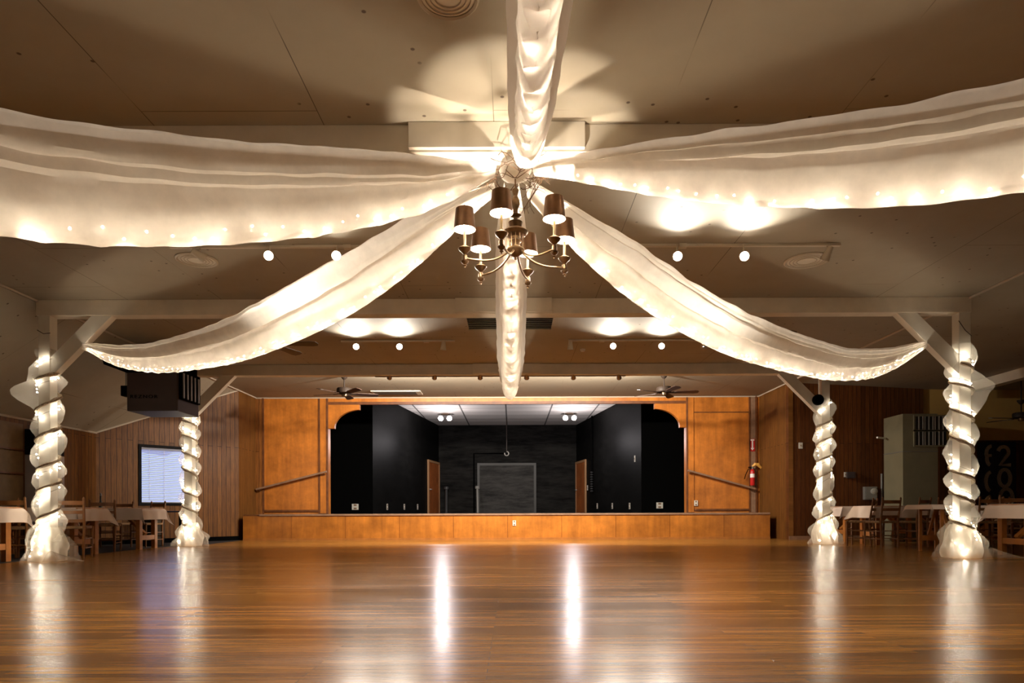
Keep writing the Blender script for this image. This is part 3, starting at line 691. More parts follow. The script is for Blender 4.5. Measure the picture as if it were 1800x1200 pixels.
# ------------------------------------------------------------ post wraps
def wrap(x, D, hand, lab, seed, ztop, loop):
    s = -1 if x < 0 else 1; c = Vector((x, D+.085, 0)); rnd = random.Random(seed)
    turns = 6.2; z0, z1 = .30, ztop-.25
    NA, NZ = 64, 170
    def phase(z): return hand*(2*PI*turns*(z-z0)/(z1-z0)+.7*math.sin(z*4.1+seed)+.35*math.sin(z*9.3+seed))
    bm = bm_(); rows = []
    for i in range(NZ+1):
        z = .004+(ztop-.004)*i/NZ; row = []
        for j in range(NA):
            a = 2*PI*j/NA
            dphi = (a-phase(z)+PI) % (2*PI)-PI          # 0 at the tulle twist
            puff = ((1-math.cos(dphi))/2)**.65
            nz = noise.noise(Vector((math.cos(a)*1.6+seed, math.sin(a)*1.6, z*2.3)))*.5+.5
            r = .112+puff*(.035+.085*nz)
            r += puff*.030*noise.noise(Vector((math.cos(a)*3, math.sin(a)*3, z*9+seed)))+.004*math.sin(dphi*9+z*14)
            if z < .46:
                k = (1-z/.46); r += .13*math.sin(min(1, k*1.3)*PI/2)*(.7+.5*nz)
                if z < .12: r += .10*(1-z/.12)*(1+.9*math.cos(a-(0 if True else PI)))*.55
            if loop:
                g = math.exp(-((z-2.22)/.17)**2); am = max(0, math.cos(a-(PI if s < 0 else 0)))
                r += .25*g*am**1.5
            if z > ztop-.18: r = r*(1-.25*(z-ztop+.18)/.18)
            row.append(bm.verts.new((c.x+r*math.cos(a), c.y+r*math.sin(a), z)))
        rows.append(row)
    for a_, b_ in zip(rows, rows[1:]):
        for j in range(NA): bm.faces.new((a_[j], a_[(j+1) % NA], b_[(j+1) % NA], b_[j]))
    t_ = obj('tulle_wrap', bm, M['tulle'], smooth=True); tag(t_, 'puffy white tulle wound around the '+lab, 'tulle wrap', 'tulle wraps on the posts')
    bm = bm_(); rows = []
    for i in range(25):
        z = .006+.44*i/24; row = []
        for j in range(NA):
            a = 2*PI*j/NA; r = .125+.115*math.sin(min(1, (1-z/.46)*1.4)*PI/2)*(.75+.5*noise.noise(Vector((math.cos(a)*2+seed, math.sin(a)*2, z*5))))+.006*math.sin(a*13+z*20)
            row.append(bm.verts.new((c.x+r*math.cos(a), c.y+r*math.sin(a), z)))
        rows.append(row)
    for a_, b_ in zip(rows, rows[1:]):
        for j in range(NA): bm.faces.new((a_[j], a_[(j+1) % NA], b_[(j+1) % NA], b_[j]))
    part('gathered_skirt', bm, M['tulle_d'], t_, True)
    # tulle twisted in the pinches, its shade put into the grey-brown colour
    pts = []; N = 260
    for i in range(N+1):
        z = z0+(z1-z0)*i/N; a = phase(z); r = .128+.008*noise.noise(Vector((z*9, seed, 1))); pts.append((c.x+r*math.cos(a), c.y+r*math.sin(a), z))
    rs = [.017+.015*abs(noise.noise(Vector((i*.13, seed, 3))))*2.0 for i in range(N+1)]
    bm = bm_(); add_tube(bm, pts, rs, 7)
    for i in range(0, N, 2):
        p = Vector(pts[i]); dd_ = Vector((rnd.uniform(-1, 1), rnd.uniform(-1, 1), rnd.uniform(-.6, .6)))*.022; add_tube(bm, [p, p+dd_], [.004, .002], 4)
    tag(obj('shaded_tulle_twist', bm, M['shaded_twist'], smooth=True), 'thin grey-brown twist of shaded tulle spiralling round the '+lab, 'shaded_twist', 'shaded tulle twists on the posts')
    pts = []; nb = 62
    for i in range(nb):
        z = .05+(ztop-.12)*((i+.5)/nb); a = phase(z)+PI*.55+rnd.uniform(-1.1, 1.1)
        r = .118+rnd.uniform(0, .012)+(.10*(1-z/.4) if z < .4 else 0)
        if i < 8: a = -PI/2+rnd.uniform(-1.2, 1.2)
        pts.append((c.x+r*math.cos(a), c.y+r*math.sin(a), z))
    # reorder already by height; wire hugs the post
    root = thing('string_lights', 'warm fairy lights under the tulle on the '+lab, 'string lights', tuple(pts[0]), 0, 'string lights on the posts')
    wp = []
    for i in range(241):
        z = .05+(ztop-.12)*i/240; a = phase(z)+PI*.55; wp.append((c.x+.118*math.cos(a), c.y+.118*math.sin(a), z))
    part('wire', tube(wp, .003, 4), M['dwire'], root)
    for p in pts:
        o = bpy.data.objects.new('bulb', BM2); C.objects.link(o); o.parent = root; o.location = Vector(p)-Vector(root.location)
wrap(-6.0, 8.9, 1, 'left front post', 21, 2.78, True); wrap(6.02, 8.9, -1, 'right front post', 22, 2.80, True)
wrap(-6.0, 12.85, -1, 'left rear post', 23, 2.62, False); wrap(6.02, 12.85, 1, 'right rear post', 24, 2.75, False)
for s, lab in ((-1, 'left'), (1, 'right')):
    x = -6.0 if s < 0 else 6.02
    bm = bm_(); NA = 22; rows = []
    for i in range(13):
        u = i/12; row = []
        for j in range(NA+1):
            v = -1+2*j/NA; row.append(bm.verts.new((x+.20+.42*u, 8.72+v*(.15*(1-u*.75)), .006+.13*(1-u)**1.2*math.cos(v*PI/2)+.014*math.sin(j*1.7+i)*.5+.012)))
        rows.append(row)
    for a_, b_ in zip(rows, rows[1:]):
        for j in range(NA): bm.faces.new((a_[j], a_[j+1], b_[j+1], b_[j]))
    tag(obj('tulle_train', bm, M['tulle'], smooth=True), 'loose tail of tulle lying on the floor at the foot of the %s front post' % lab, 'tulle')
    # loose wire hanging across the post top
    bm = bm_(); add_tube(bm, [(x-.075-.01, 8.905, 3.02 if s < 0 else 3.10), (x, 8.90, 2.97), (x+.085, 8.905, 2.98 if s < 0 else 2.90)], .005, 5)
    tag(obj('loose_wire', bm, M['dwire']), 'thin dark wire strapped across the top of the %s front post' % lab, 'wire')
# old bell / light ring on the right rear post
q = P(1437, 703, 12.8)
t = thing('wall_bell', 'round grey fixture with a dark rim on the right rear post', 'fixture', (q.x, q.y, q.z))
part('rim', lathe([(.07, 0), (.10, 0), (.10, .06), (.07, .06), (.07, 0)], q, 20, cap=False, axis=Matrix.Rotation(PI/2, 3, 'X')), M['dblack'], t, True)
part('dial', lathe([(0.001, .03), (.068, .03)], q, 20, axis=Matrix.Rotation(PI/2, 3, 'X')), M['beam'], t)

# ------------------------------------------------------------ chandelier
CHX, CHY = .132, 4.89
ch = thing('chandelier', 'antique brass chandelier with six lit candle lamps under brown shades', 'chandelier', (CHX, CHY, 2.43))
col = [(.0, 2.43), (.008, 2.435), (.008, 2.45), (.02, 2.462), (.045, 2.48), (.052, 2.50), (.045, 2.515), (.02, 2.525), (.022, 2.55), (.034, 2.565), (.02, 2.58), (.02, 2.60), (.06, 2.612), (.07, 2.63), (.06, 2.645), (.03, 2.65), (.036, 2.68), (.04, 2.70), (.03, 2.71), (.012, 2.72), (.012, 2.735), (.03, 2.745), (.034, 2.75), (.012, 2.765), (.013, 2.79), (.025, 2.83), (.022, 2.86), (.011, 2.89), (.018, 2.92), (.018, 2.935), (.006, 2.94)]
part('column', lathe([(a_*1.3, b_) for a_, b_ in col], (CHX, CHY, 0), 24), M['brass'], ch, True)
bm = bm_(); add_tube(bm, [(CHX, CHY, 2.93), (CHX, CHY+.06, 3.215)], .006, 8); part('hanging_rod', bm, M['brass'], ch)
bm = bm_()
for k in range(12):
    a = 2*PI*k/12; add_tube(bm, [(CHX+.055*math.cos(a), CHY+.055*math.sin(a), 2.505), (CHX+.062*math.cos(a), CHY+.062*math.sin(a), 2.64)], .003, 5)
part('cage', bm, M['brass'], ch)
for k in range(6):
    a = math.radians(-105+60*k); R_ = .37; ux, uy = math.cos(a), math.sin(a)
    pts = []
    ctrl = [(.03, 2.505), (.07, 2.47), (.14, 2.425), (.22, 2.405), (.30, 2.405), (.36, 2.41)]
    for r_, z_ in ctrl: pts.append((CHX+ux*r_, CHY+uy*r_, z_))
    # refine
    fine = []
    for i in range(len(pts)-1):
        for j in range(4): fine.append(Vector(pts[i]).lerp(Vector(pts[i+1]), j/4))
    fine.append(Vector(pts[-1]))
    for _ in range(3): fine = [fine[0]]+[(fine[i-1]+2*fine[i]+fine[i+1])/4 for i in range(1, len(fine)-1)]+[fine[-1]]
    arm = part('arm', tube(fine, .0075, 10), M['brass'], ch, True)
    ex, ey = CHX+ux*R_, CHY+uy*R_
    part('cup', lathe([(.0, 2.34), (.006, 2.345), (.006, 2.352), (.015, 2.358), (.007, 2.366), (.024, 2.378), (.027, 2.388), (.010, 2.396), (.018, 2.40), (.018, 2.428), (.010, 2.436), (.022, 2.45), (.040, 2.466), (.046, 2.478), (.034, 2.487), (.018, 2.494), (.015, 2.50)], (ex, ey, 0), 18), M['brass'], arm, True)
    part('candle_sleeve', lathe([(.010, 2.49), (.010, 2.60)], (ex, ey, 0), 12), M['candle'], arm)
    light('candle_glow', 'POINT', (ex, ey, 2.664), CHAND_W, (1, .87, .72), size=.008)
    cb_ = part('light_bulb', lathe([(.006, 2.60), (.012, 2.615), (.013, 2.625), (.010, 2.638), (.002, 2.648)], (ex, ey, 0), 14), M['cbulb'], arm, True)
    bm = bm_(); add_lathe(bm, [(.077, 2.61), (.063, 2.755)], (ex, ey, 0), 32, cap=False); add_lathe(bm, [(.0755, 2.611), (.0615, 2.754)], (ex, ey, 0), 32, cap=False)
    for f_ in bm.faces:
        if f_.index: pass
    bm.faces.ensure_lookup_table()
    for i_, f_ in enumerate(bm.faces): f_.material_index = 0 if i_ < 32 else 1
    sh = obj('lamp_shade', bm, [M['shade'], M['shade_in']], smooth=True); sh.parent = arm; sh.data.transform(Matrix.Translation(-Vector(ch.location)))
    bm = bm_()
    for b_ in range(3):
        aa = a+b_*2*PI/3; add_tube(bm, [(ex, ey, 2.752), (ex+.062*math.cos(aa), ey+.062*math.sin(aa), 2.752)], .0015, 4)
    add_lathe(bm, [(.004, 2.745), (.004, 2.765), (.008, 2.77), (.004, 2.785)], (ex, ey, 0), 8)
    part('harp', bm, M['brass'], arm)
# twig wreath
rnd = random.Random(4); bm = bm_()
for k in range(16):
    a0 = rnd.uniform(0, 2*PI); R0_ = rnd.uniform(.10, .17); z0_ = rnd.uniform(2.98, 3.12); pts = []
    for i in range(13):
        a = a0+i*.2*(1 if k % 2 else -1); rr = R0_+.03*math.sin(i*.9+k)+i*.004
        pts.append((CHX+rr*math.cos(a), CHY+rr*math.sin(a)*.9, z0_+.04*math.sin(i*.7+k)-.006*i*(k % 3)))
    add_tube(bm, pts, [.0035-.0002*i for i in range(13)], 5)
for k in range(22):
    a = rnd.uniform(0, 2*PI); p = Vector((CHX+.13*math.cos(a), CHY+.13*math.sin(a), rnd.uniform(2.98, 3.12))); pts = [p.copy()]
    d = Vector((math.cos(a), math.sin(a)*.6, rnd.uniform(-.8, .9)))
    for i in range(5): p = p+d*.026+Vector((rnd.uniform(-1, 1), rnd.uniform(-1, 1), rnd.uniform(-1, 1)))*.01; pts.append(p.copy())
    add_tube(bm, pts, .0022, 4)
for k in range(4):  # long loose curls down the right side
    p = Vector((CHX+.09+.02*k, CHY-.1, 3.0)); pts = []
    for i in range(9): pts.append(p+Vector((.05*math.sin(i*.55+k*.5), 0, -.035*i)))
    add_tube(bm, pts, .002, 4)
tag(obj('twig_wreath', bm, M['twig'], smooth=True), 'wreath of thin curly brown twigs above the chandelier', 'wreath', move=False)
bm = bm_(); add_lathe(bm, [(.04, 3.02), (.10, 3.05), (.12, 3.10), (.10, 3.16), (.05, 3.20)], (CHX, CHY+.05, 0), 20)
tag(obj('drape_hub', bm, M['fabric'], smooth=True), 'gathered ivory cloth knot where the drapes meet above the chandelier', 'cloth knot')

# ------------------------------------------------------------ track lights
def track(D, px0, px1, py, lab, x0=None):
    a = P(px0, py, D); b = P(px1, py, D)
    t_ = thing('light_track', lab, 'light track', ((a.x+b.x)/2, D, ZC-.03))
    part('rail', box(a.x, b.x, D-.018, D+.018, ZC-.028, ZC-.001, bevel=.003), M['trackw'], t_)
    part('feed_box', box(b.x-.5 if a.x < 0 else a.x+.5, (b.x-.42 if a.x < 0 else a.x+.58), D-.03, D+.03, ZC-.04, ZC-.001), M['trackw'], t_)
    return t_
track(7.11, 300, 690, 430, 'cream light track on the ceiling left of the chandelier'); track(7.11, 1110, 1478, 430, 'cream light track on the ceiling right of the chandelier')
track(11.05, 600, 800, 598, 'cream light track left of the drape, nearer the stage'); track(11.05, 1000, 1250, 598, 'cream light track right of the drape, nearer the stage')
def spot_head(px, py, D, aim, on, lab, grp, can=False, power=None, col=(1, .92, .80), ang=115, blend=.9):
    q = P(px, py, D); q.z = min(q.z, ZC-.1); q = Vector((q.x, D, q.z)); aim = Vector(aim); d = (aim-q).normalized()
    ztop = 3.209 if can else ZC-.028
    t_ = thing('spotlight', lab, 'spotlight', tuple(q), 0, grp)
    R_ = d.to_track_quat('Z', 'Y').to_matrix()
    mm = M['can'] if can else M['trackw']
    part('stem', tube([(q.x, q.y, ztop), (q.x, q.y, q.z+.02)], .009, 8), mm, t_)
    L = .06
    part('housing', lathe([(.012, -.085), (.030, -.08), (.034, -.03), (.044, .02), (.05, L), (.046, L), (.04, .02)], q, 18, cap=False, axis=R_), mm, t_, True)
    part('lens', lathe([(.0005, L-.012), (.044, L-.012)], q, 18, axis=R_), (M['lamp'] if on else M['steel']), t_)
    if power: light('spot_glow', 'SPOT', tuple(q+d*(L+.01)), power, col, aim=tuple(q+d*3), size=.04, angle=math.radians(ang), blend=blend)
    return t_
gb = 'lit flood lights on the ceiling tracks'
order = ['outermost lit', 'innermost lit']
for px, nm in ((475, 'outer'), (593.5, 'inner')): spot_head(px, 450, 7.05, (P(px, 450, 7).x*.5, -1.2, .9), True, nm+' lit floodlight on the left front ceiling track', gb, power=TRACK_W, ang=118)
for px, nm in ((1191, 'inner'), (1308, 'outer')): spot_head(px, 451, 7.05, (P(px, 450, 7).x*.5, -1.2, .9), True, nm+' lit floodlight on the right front ceiling track', gb, power=TRACK_W, ang=118)
for px, nm in ((627, 'outer'), (703, 'inner')): spot_head(px, 609, 11.0, (P(px, 609, 11).x*.5, 1.5, .9), True, nm+' lit floodlight on the left track nearer the stage', gb, power=TRACK_W, ang=118)
for px, nm in ((1078, 'inner'), (1163, 'outer')): spot_head(px, 608, 11.0, (P(px, 609, 11).x*.5, 1.5, .9), True, nm+' lit floodlight on the right track nearer the stage', gb, power=TRACK_W, ang=118)
gd = 'unlit heads on the ceiling tracks'
spot_head(352, 445, 7.11, (-2.4, 7.6, 2.9), False, 'unlit spotlight over the round plate on the left front track', gd)
spot_head(1455, 447, 7.11, (3.0, 7.6, 2.2), False, 'unlit spotlight over the round plate on the right front track', gd)
spot_head(780, 606, 11.05, (-1.1, 11.2, 2), False, 'unlit spotlight on the left track nearer the stage', gd)
spot_head(1003, 607, 11.05, (1.0, 11.2, 2), False, 'unlit spotlight on the right track nearer the stage', gd)
spot_head(1237, 605, 11.05, (3.4, 11.4, 2), False, 'unlit spotlight at the outer end of the right track nearer the stage', gd)
for i, px in enumerate((685.5, 764.5, 844.5, 926, 1008, 1088)):
    x = P(px, 660, 12.98).x
    spot_head(px, 661, 12.98, (x*1.5, YW, 1.6), False, ('first', 'second', 'third', 'fourth', 'fifth', 'sixth')[i]+' bronze spot can from the left under the rear beam', 'bronze cans under the rear beam', can=True, power=WASH_W*(1.5 if i in (0, 5) else 1), ang=168, blend=.5)
# rail that carries the cans
tag(obj('light_track', box(P(660, 0, 12.98).x, P(1100, 0, 12.98).x, 12.955, 13.0, 3.196, 3.209), M['can']), 'thin dark track under the ceiling beam nearest the stage', 'light track')
# stage lamps
for px, lab in ((783, 'left'), (1001, 'right')):
    q = P(px, 729, 25.4)
    t = thing('stage_light', 'twin floodlight on the %s of the tiled stage ceiling' % lab, 'stage light', (q.x, 25.4, HS-.25))
    part('base', lathe([(.16, HS-.04), (.16, HS-.001)], (q.x, 25.4, 0), 16), M['can'], t)
    for s in (-1, 1):
        p = Vector((q.x+s*.15, 25.3, HS-.17)); ax = Vector((s*.2, -1, -.45)).to_track_quat('Z', 'Y').to_matrix()
        h = part('housing', lathe([(.03, -.12), (.07, -.06), (.10, .06)], p, 16, cap=False, axis=ax), M['white'], t, True)
        part('lens', lathe([(.0005, .045), (.094, .045)], p, 16, axis=ax), M['lamp_s'] if (s == -1 or lab == 'left') else M['lamp_s'], h)
    light('stage_fill', 'POINT', (q.x, 24.0, HS-1.15), STAGE_W, (1, .92, .94), size=.1)  # unseen fill light added well below the lamps, with no fixture of its own

# ------------------------------------------------------------ ceiling fittings
def round_plate(px, py, R_, lab, grp='round ceiling plates', name='ceiling_speaker', m=None):
    yt = py+ROLL*(px-HX); D = (ZC-EYE)*F/(HY-yt); x = P(px, py, D).x
    t_ = thing(name, lab, 'ceiling speaker' if name == 'ceiling_speaker' else 'vent', (x, D, ZC-.03), 0, grp)
    part('rim', lathe([(R_, ZC-.001), (R_, ZC-.012), (R_*.93, ZC-.022), (R_*.86, ZC-.012)], (x, D, 0), 40, cap=False), m or M['trackw'], t_, True)
    bm = bm_(); add_lathe(bm, [(R_*.86, ZC-.008), (.001, ZC-.012)], (x, D, 0), 40); part('grille', bm, m or M['beam'], t_)
    for k in (.75, .6, .45):
        part('ring', lathe([(R_*k, ZC-.012), (R_*(k-.02), ZC-.018), (R_*(k-.04), ZC-.012)], (x, D, 0), 40, cap=False), m or M['trackw'], t_)
round_plate(347, 456, .22, 'round ceiling speaker plate left of the left front track lights')
round_plate(1419, 457, .24, 'round ceiling speaker plate right of the right front track lights')
round_plate(790, -8, .17, 'round louvred ceiling vent cut off by the top of the picture', None, 'ceiling_vent')
# long slatted return grille
def yD(py): return (ZC-EYE)*F/(HY-py)
g0, g1 = yD(548.5), yD(577)
xa, xb = P(822, 560, 9.9).x, P(972, 560, 9.9).x
t = thing('ceiling_vent', 'long slatted return-air grille in the ceiling behind the second beam', 'vent', ((xa+xb)/2, (g0+g1)/2, ZC-.03))
bm = bm_(); add_box(bm, xa-.17, xb+.17, g0-.1, g0, ZC-.02, ZC-.001); add_box(bm, xa-.17, xb+.17, g1, g1+.1, ZC-.02, ZC-.001); add_box(bm, xa-.17, xa, g0, g1, ZC-.02, ZC-.001); add_box(bm, xb, xb+.17, g0, g1, ZC-.02, ZC-.001)
part('frame', bm, M['ceiling'], t)
part('duct', box(xa, xb, g0, g1, ZC-.004, ZC-.001), M['dblack'], t)
for i in range(9):
    y = g0+(g1-g0)*(i+.5)/9; bm = bm_(); add_box(bm, xa, xb, y-.032, y+.032, ZC-.018, ZC-.014, rot=Matrix.Rotation(.35, 4, 'X'), piv=((xa+xb)/2, y, ZC-.016)); part('slat', bm, M['trackw'], t)
# flat diffuser near the stage wall
d0, d1 = yD(689), yD(696); xa, xb = P(656, 690, 15.9).x, P(742, 690, 15.9).x
t = thing('ceiling_vent', 'long flat grey ceiling diffuser just before the stage wall', 'vent', ((xa+xb)/2, 15.8, ZC-.05))
part('frame', box(xa, xb, 15.6, 16.1, ZC-.022, ZC-.001, bevel=.004), M['beam'], t)
part('louvre', box(xa+.05, xb-.12, 15.65, 16.05, ZC-.028, ZC-.021), mat('grey_louvre', (.13, .12, .10), .6), t)
# sprinkler-like knob
q = P(1026, 620, 11.6); tag(obj('smoke_detector', lathe([(.03, ZC-.04), (.045, ZC-.02), (.045, ZC-.001)], (q.x, 11.7, 0), 16), M['white']), 'small white round detector near the right track of the rear bay', 'detector')

# ------------------------------------------------------------ fans
def make_fan(label):
    t_ = thing('ceiling_fan', label, 'ceiling fan', (0, 0, 0), 0, 'dark five-blade ceiling fans')
    obj('canopy', lathe([(.02, -.09), (.05, -.06), (.075, -.02), (.075, 0)], (0, 0, .33), 20), M['fan'], t_, True)
    obj('downrod', tube([(0, 0, .06), (0, 0, .28)], .012, 10), M['fan'], t_)
    obj('motor', lathe([(.03, .085), (.14, .07), (.155, .05), (.155, -.02), (.14, -.035), (.06, -.04)], (0, 0, 0), 28), M['fan'], t_, True)
    obj('switch_cup', lathe([(.0, -.10), (.05, -.095), (.06, -.06), (.055, -.04)], (0, 0, 0), 20), M['brass'], t_, True)
    for k in range(5):
        a = 2*PI*k/5+.25
        R_ = Matrix.Rotation(a, 4, 'Z') @ Matrix.Rotation(-.21, 4, 'X')
        out = [(.16, -.035), (.25, -.055), (.60, -.075), (.67, -.06), (.695, 0), (.67, .06), (.60, .075), (.25, .055), (.16, .035)]
        bm = bm_(); add_prism(bm, out, lambda u, v, tt: R_ @ Vector((u, v, tt-.045)), 0, .008); b = obj('blade', bm, M['blade'], t_)
        bm = bm_(); add_prism(bm, [(.05, -.012), (.18, -.025), (.24, -.035), (.24, .035), (.18, .025), (.05, .012)], lambda u, v, tt: R_ @ Vector((u, v, tt-.052)), 0, .006); obj('blade_iron', bm, M['fan'], b)
    return t_
FZ = ZC-.335
f0 = make_fan('dark ceiling fan before the stage, left of the drape'); f0.location = (P(605.5, 690, 13.85).x, 13.85, FZ); f0.rotation_euler = (0, 0, .12)
dup(f0, (P(1167.5, 690, 13.85).x, 13.85, FZ), .9, 'dark ceiling fan before the stage, right of the drape')
dup(f0, (-3.35, 9.75, FZ), -.25, 'dark ceiling fan mostly hidden behind the left swooping drape')
dup(f0, (3.55, 9.75, FZ), 2.55, 'dark ceiling fan mostly hidden behind the right swooping drape')
dup(f0, (10.55, 14.0, 2.55), .45, 'ceiling fan on a long rod in the right aisle, by the numbered board', scale=(1, 1, 1))
tag(obj('fan_rod', tube([(10.55, 14.0, 2.86), (10.55, 14.0, 3.325)], .012, 8), M['fan']), 'long rod carrying the ceiling fan of the right aisle', 'rod')

# ------------------------------------------------------------ window with blind
def wf(u, v, t_): return (LA.x+wd.x*u+wn.x*t_, LA.y+wd.y*u+wn.y*t_, v)
bm = bm_(); fw = .055
for poly in ([(ua, z_bot), (ua+fw, z_bot), (ua+fw, z_top), (ua, z_top)], [(ub-fw, z_bot), (ub, z_bot), (ub, z_top), (ub-fw, z_top)], [(ua+fw, z_bot), (ub-fw, z_bot), (ub-fw, z_bot+fw), (ua+fw, z_bot+fw)], [(ua+fw, z_top-fw), (ub-fw, z_top-fw), (ub-fw, z_top), (ua+fw, z_top)]):
    add_prism(bm, poly, wf, -.02, .12)
win = struct('window_1', bm, M['winframe'])
m, n, l, b = newmat('window_glass'); b.inputs['Roughness'].default_value = .02; b.inputs['Transmission Weight'].default_value = 1; b.inputs['Base Color'].default_value = (.95, .97, 1, 1); b.inputs['IOR'].default_value = 1.1
obj('window_pane', add_prism(bm_(), [(ua+fw, z_bot+fw), (ub-fw, z_bot+fw), (ub-fw, z_top-fw), (ua+fw, z_top-fw)], wf, .10, .104), m, win)
c0 = Vector(wf((ua+ub)/2, z_bot+fw, .03))
bl = thing('window_blind', 'white horizontal slat blind in the black framed window on the left', 'blind', tuple(c0))
ns = 36; zlo, zhi = z_bot+fw+.03, z_top-fw-.05
for i in range(ns):
    z = zlo+(zhi-zlo)*(i+.5)/ns; h = (zhi-zlo)/ns*.62
    bm = bm_(); vs_ = []
    for (u, tt, zz) in ((ua+fw+.01, .020, z-h*.5), (ub-fw-.01, .020, z-h*.5), (ub-fw-.01, .038, z+h*.5), (ua+fw+.01, .038, z+h*.5)): vs_.append(bm.verts.new(wf(u, zz, tt)))
    bm.faces.new(vs_); ext = bmesh.ops.extrude_face_region(bm, geom=bm.faces[:]); 
    for v in [g for g in ext['geom'] if isinstance(g, bmesh.types.BMVert)]: v.co += Vector((wn.x*.001, wn.y*.001, 0))
    part('slat', bm, M['blind'], bl)
part('head_rail', add_prism(bm_(), [(ua+fw, z_top-fw-.05), (ub-fw, z_top-fw-.05), (ub-fw, z_top-fw), (ua+fw, z_top-fw)], wf, .01, .045), M['blind'], bl)
part('bottom_rail', add_prism(bm_(), [(ua+fw, z_bot+fw), (ub-fw, z_bot+fw), (ub-fw, z_bot+fw+.025), (ua+fw, z_bot+fw+.025)], wf, .015, .04), M['blind'], bl)
for k in (.15, .42, .85):
    u = ub-fw-(ub-ua-2*fw)*k; bm = bm_(); add_tube(bm, [wf(u, zlo, .012), wf(u, zhi, .012)], .004, 4); part('ladder_cord', bm, M['signwhite'], bl)
# daylight outside the window (overcast sky glow comes from an area light at the window)
L = bpy.data.lights.new('window_daylight', 'AREA'); L.energy = 3; L.color = (.45, .52, 1); L.shape = 'RECTANGLE'; L.size = ub-ua; L.size_y = z_top-z_bot
o = bpy.data.objects.new('window_daylight', L); C.objects.link(o); cc = Vector(wf((ua+ub)/2, (z_top+z_bot)/2, .45)); o.location = cc
o.rotation_euler = Vector((-wn.x, -wn.y, 0)).to_track_quat('-Z', 'Y').to_euler()

# ------------------------------------------------------------ heater
c = P(262, 690, 11.4)
t = thing('unit_heater', 'dark brown unit heater hung under the sloping ceiling on the left', 'heater', (P(270, 0, 11.0).x, 11.2, 2.2))
bx0, bx1 = P(223, 690, 11.0).x, P(312, 690, 11.0).x; bz0, bz1 = P(260, 722, 11.0).z, P(260, 654, 11.0).z
part('casing', box(bx0, bx1, 11.0, 11.75, bz0, bz1, bevel=.015), M['heater'], t)
part('hood', add_prism(bm_(), [(bx0-.45, bz1+.30), (bx1, bz1+.30), (bx1, bz1+.01), (bx0-.05, bz1+.01), (bx0-.40, bz1+.14)], lambda u, v, tt: (u, tt, v), 11.05, 11.7), M['dblack'], t)
gr = part('louvre_frame', box(bx1, bx1+.05, 11.05, 11.7, bz0+.2, bz1+.05), M['dblack'], t)
for i in range(5): part('louvre', box(bx1+.05, bx1+.065, 11.08+i*.13, 11.12+i*.13, bz0+.22, bz1), M['grey'], t)
part('valve_box', box(bx0-.13, bx0, 11.05, 11.2, P(0, 692, 11).z-.03, P(0, 677, 11).z, bevel=.01), M['dblack'], t)
for i in range(2): part('pipe', tube([(bx0-.03-.05*i, 11.12, P(0, 678, 11).z), (bx0-.03-.05*i, 11.12, bz1+.05)], .012, 6), M['grey'], t)
for x in (bx0+.1, bx1-.1): part('hanger_rod', tube([(x, 11.35, bz1), (x, 11.35, ZL(x)-.005)], .008, 6), M['grey'], t)
# raised maker's lettering, too dark to read in detail
def text_mesh(name, body, size, loc, rot, m, parent=None, ext=.003, sx=1):
    cu = bpy.data.curves.new(name, 'FONT'); cu.body = body; cu.size = size; cu.extrude = ext; cu.align_x = 'CENTER'; cu.align_y = 'CENTER'; cu.space_character = 1.25
    o = bpy.data.objects.new(name, cu); C.objects.link(o)
    me = bpy.data.meshes.new_from_object(o.evaluated_get(bpy.context.evaluated_depsgraph_get())); bpy.data.objects.remove(o)
    me.materials.append(m); o = bpy.data.objects.new(name, me); C.objects.link(o)
    me.transform(Matrix.Translation(Vector(loc)-(Vector(parent.location) if parent else Vector())) @ Matrix.Rotation(rot, 4, 'X') @ Matrix.Diagonal((sx, 1, 1, 1)))
    if parent: o.parent = parent
    return o
q = P(253, 697, 10.995); text_mesh('lettering', 'REZNOR', .075, tuple(q), PI/2, M['dblack'], t, .004, 1.3)

# ------------------------------------------------------------ right side: cabinet, boxes, board
q, _ = on_ray(1587, RA, RB)
yc = 14.1; xl = P(1587, 0, yc).x; xr = 8.9; zc_ = P(1587, 727, yc).z
t = thing('air_handler_cabinet', 'tall olive grey air handler cabinet with a barred grille at its top', 'cabinet', ((xl+xr)/2, yc+.35, 0))
# body is turned: side face recedes to the left
xb_ = P(1558, 0, 14.75).x
foot = [(xl, yc), (xr, yc), (xr, 14.95), (xb_, 14.85)]
part('casing', add_prism(bm_(), foot, lambda u, v, tt: (u, v, tt), 0, zc_), M['hvac'], t)
part('seam_band', add_prism(bm_(), [(xl-.006, yc-.006), (xr, yc-.006), (xr, 14.9), (xb_-.006, 14.85)], lambda u, v, tt: (u, v, tt), P(1600, 794, yc).z, P(1600, 792.5, yc).z), M['grey'], t)
for (py0, py1, nmn) in ((731, 756, 0), (757.5, 783, 1)):
    a = P(1607, py0, yc); bq = P(1663, py1, yc)
    g = part('grille', box(a.x, bq.x, yc-.012, yc-.001, bq.z, a.z), M['hvac_d'], t)
    for i in range(9): xx = a.x+(bq.x-a.x)*(i+.2*((i*7) % 3))/9.5; part('grille_bar', box(xx, xx+.012, yc-.02, yc-.011, bq.z+.01, a.z-.01), M['hvac_b'], g)
    bm = bm_()
    for (x0_, x1_, z0_, z1_) in ((a.x-.02, bq.x+.02, a.z-.01, a.z+.02), (a.x-.02, bq.x+.02, bq.z-.02, bq.z+.01), (a.x-.02, a.x+.01, bq.z, a.z)): add_box(bm, x0_, x1_, yc-.022, yc-.001, z0_, z1_)
    part('grille_frame', bm, M['hvac'], g)
a = P(1574, 869, yc+.35); part('sticker', box(xl-.25, xl-.17, yc+.28, yc+.40, a.z-.05, a.z+.05), M['yellow'], t) if False else None
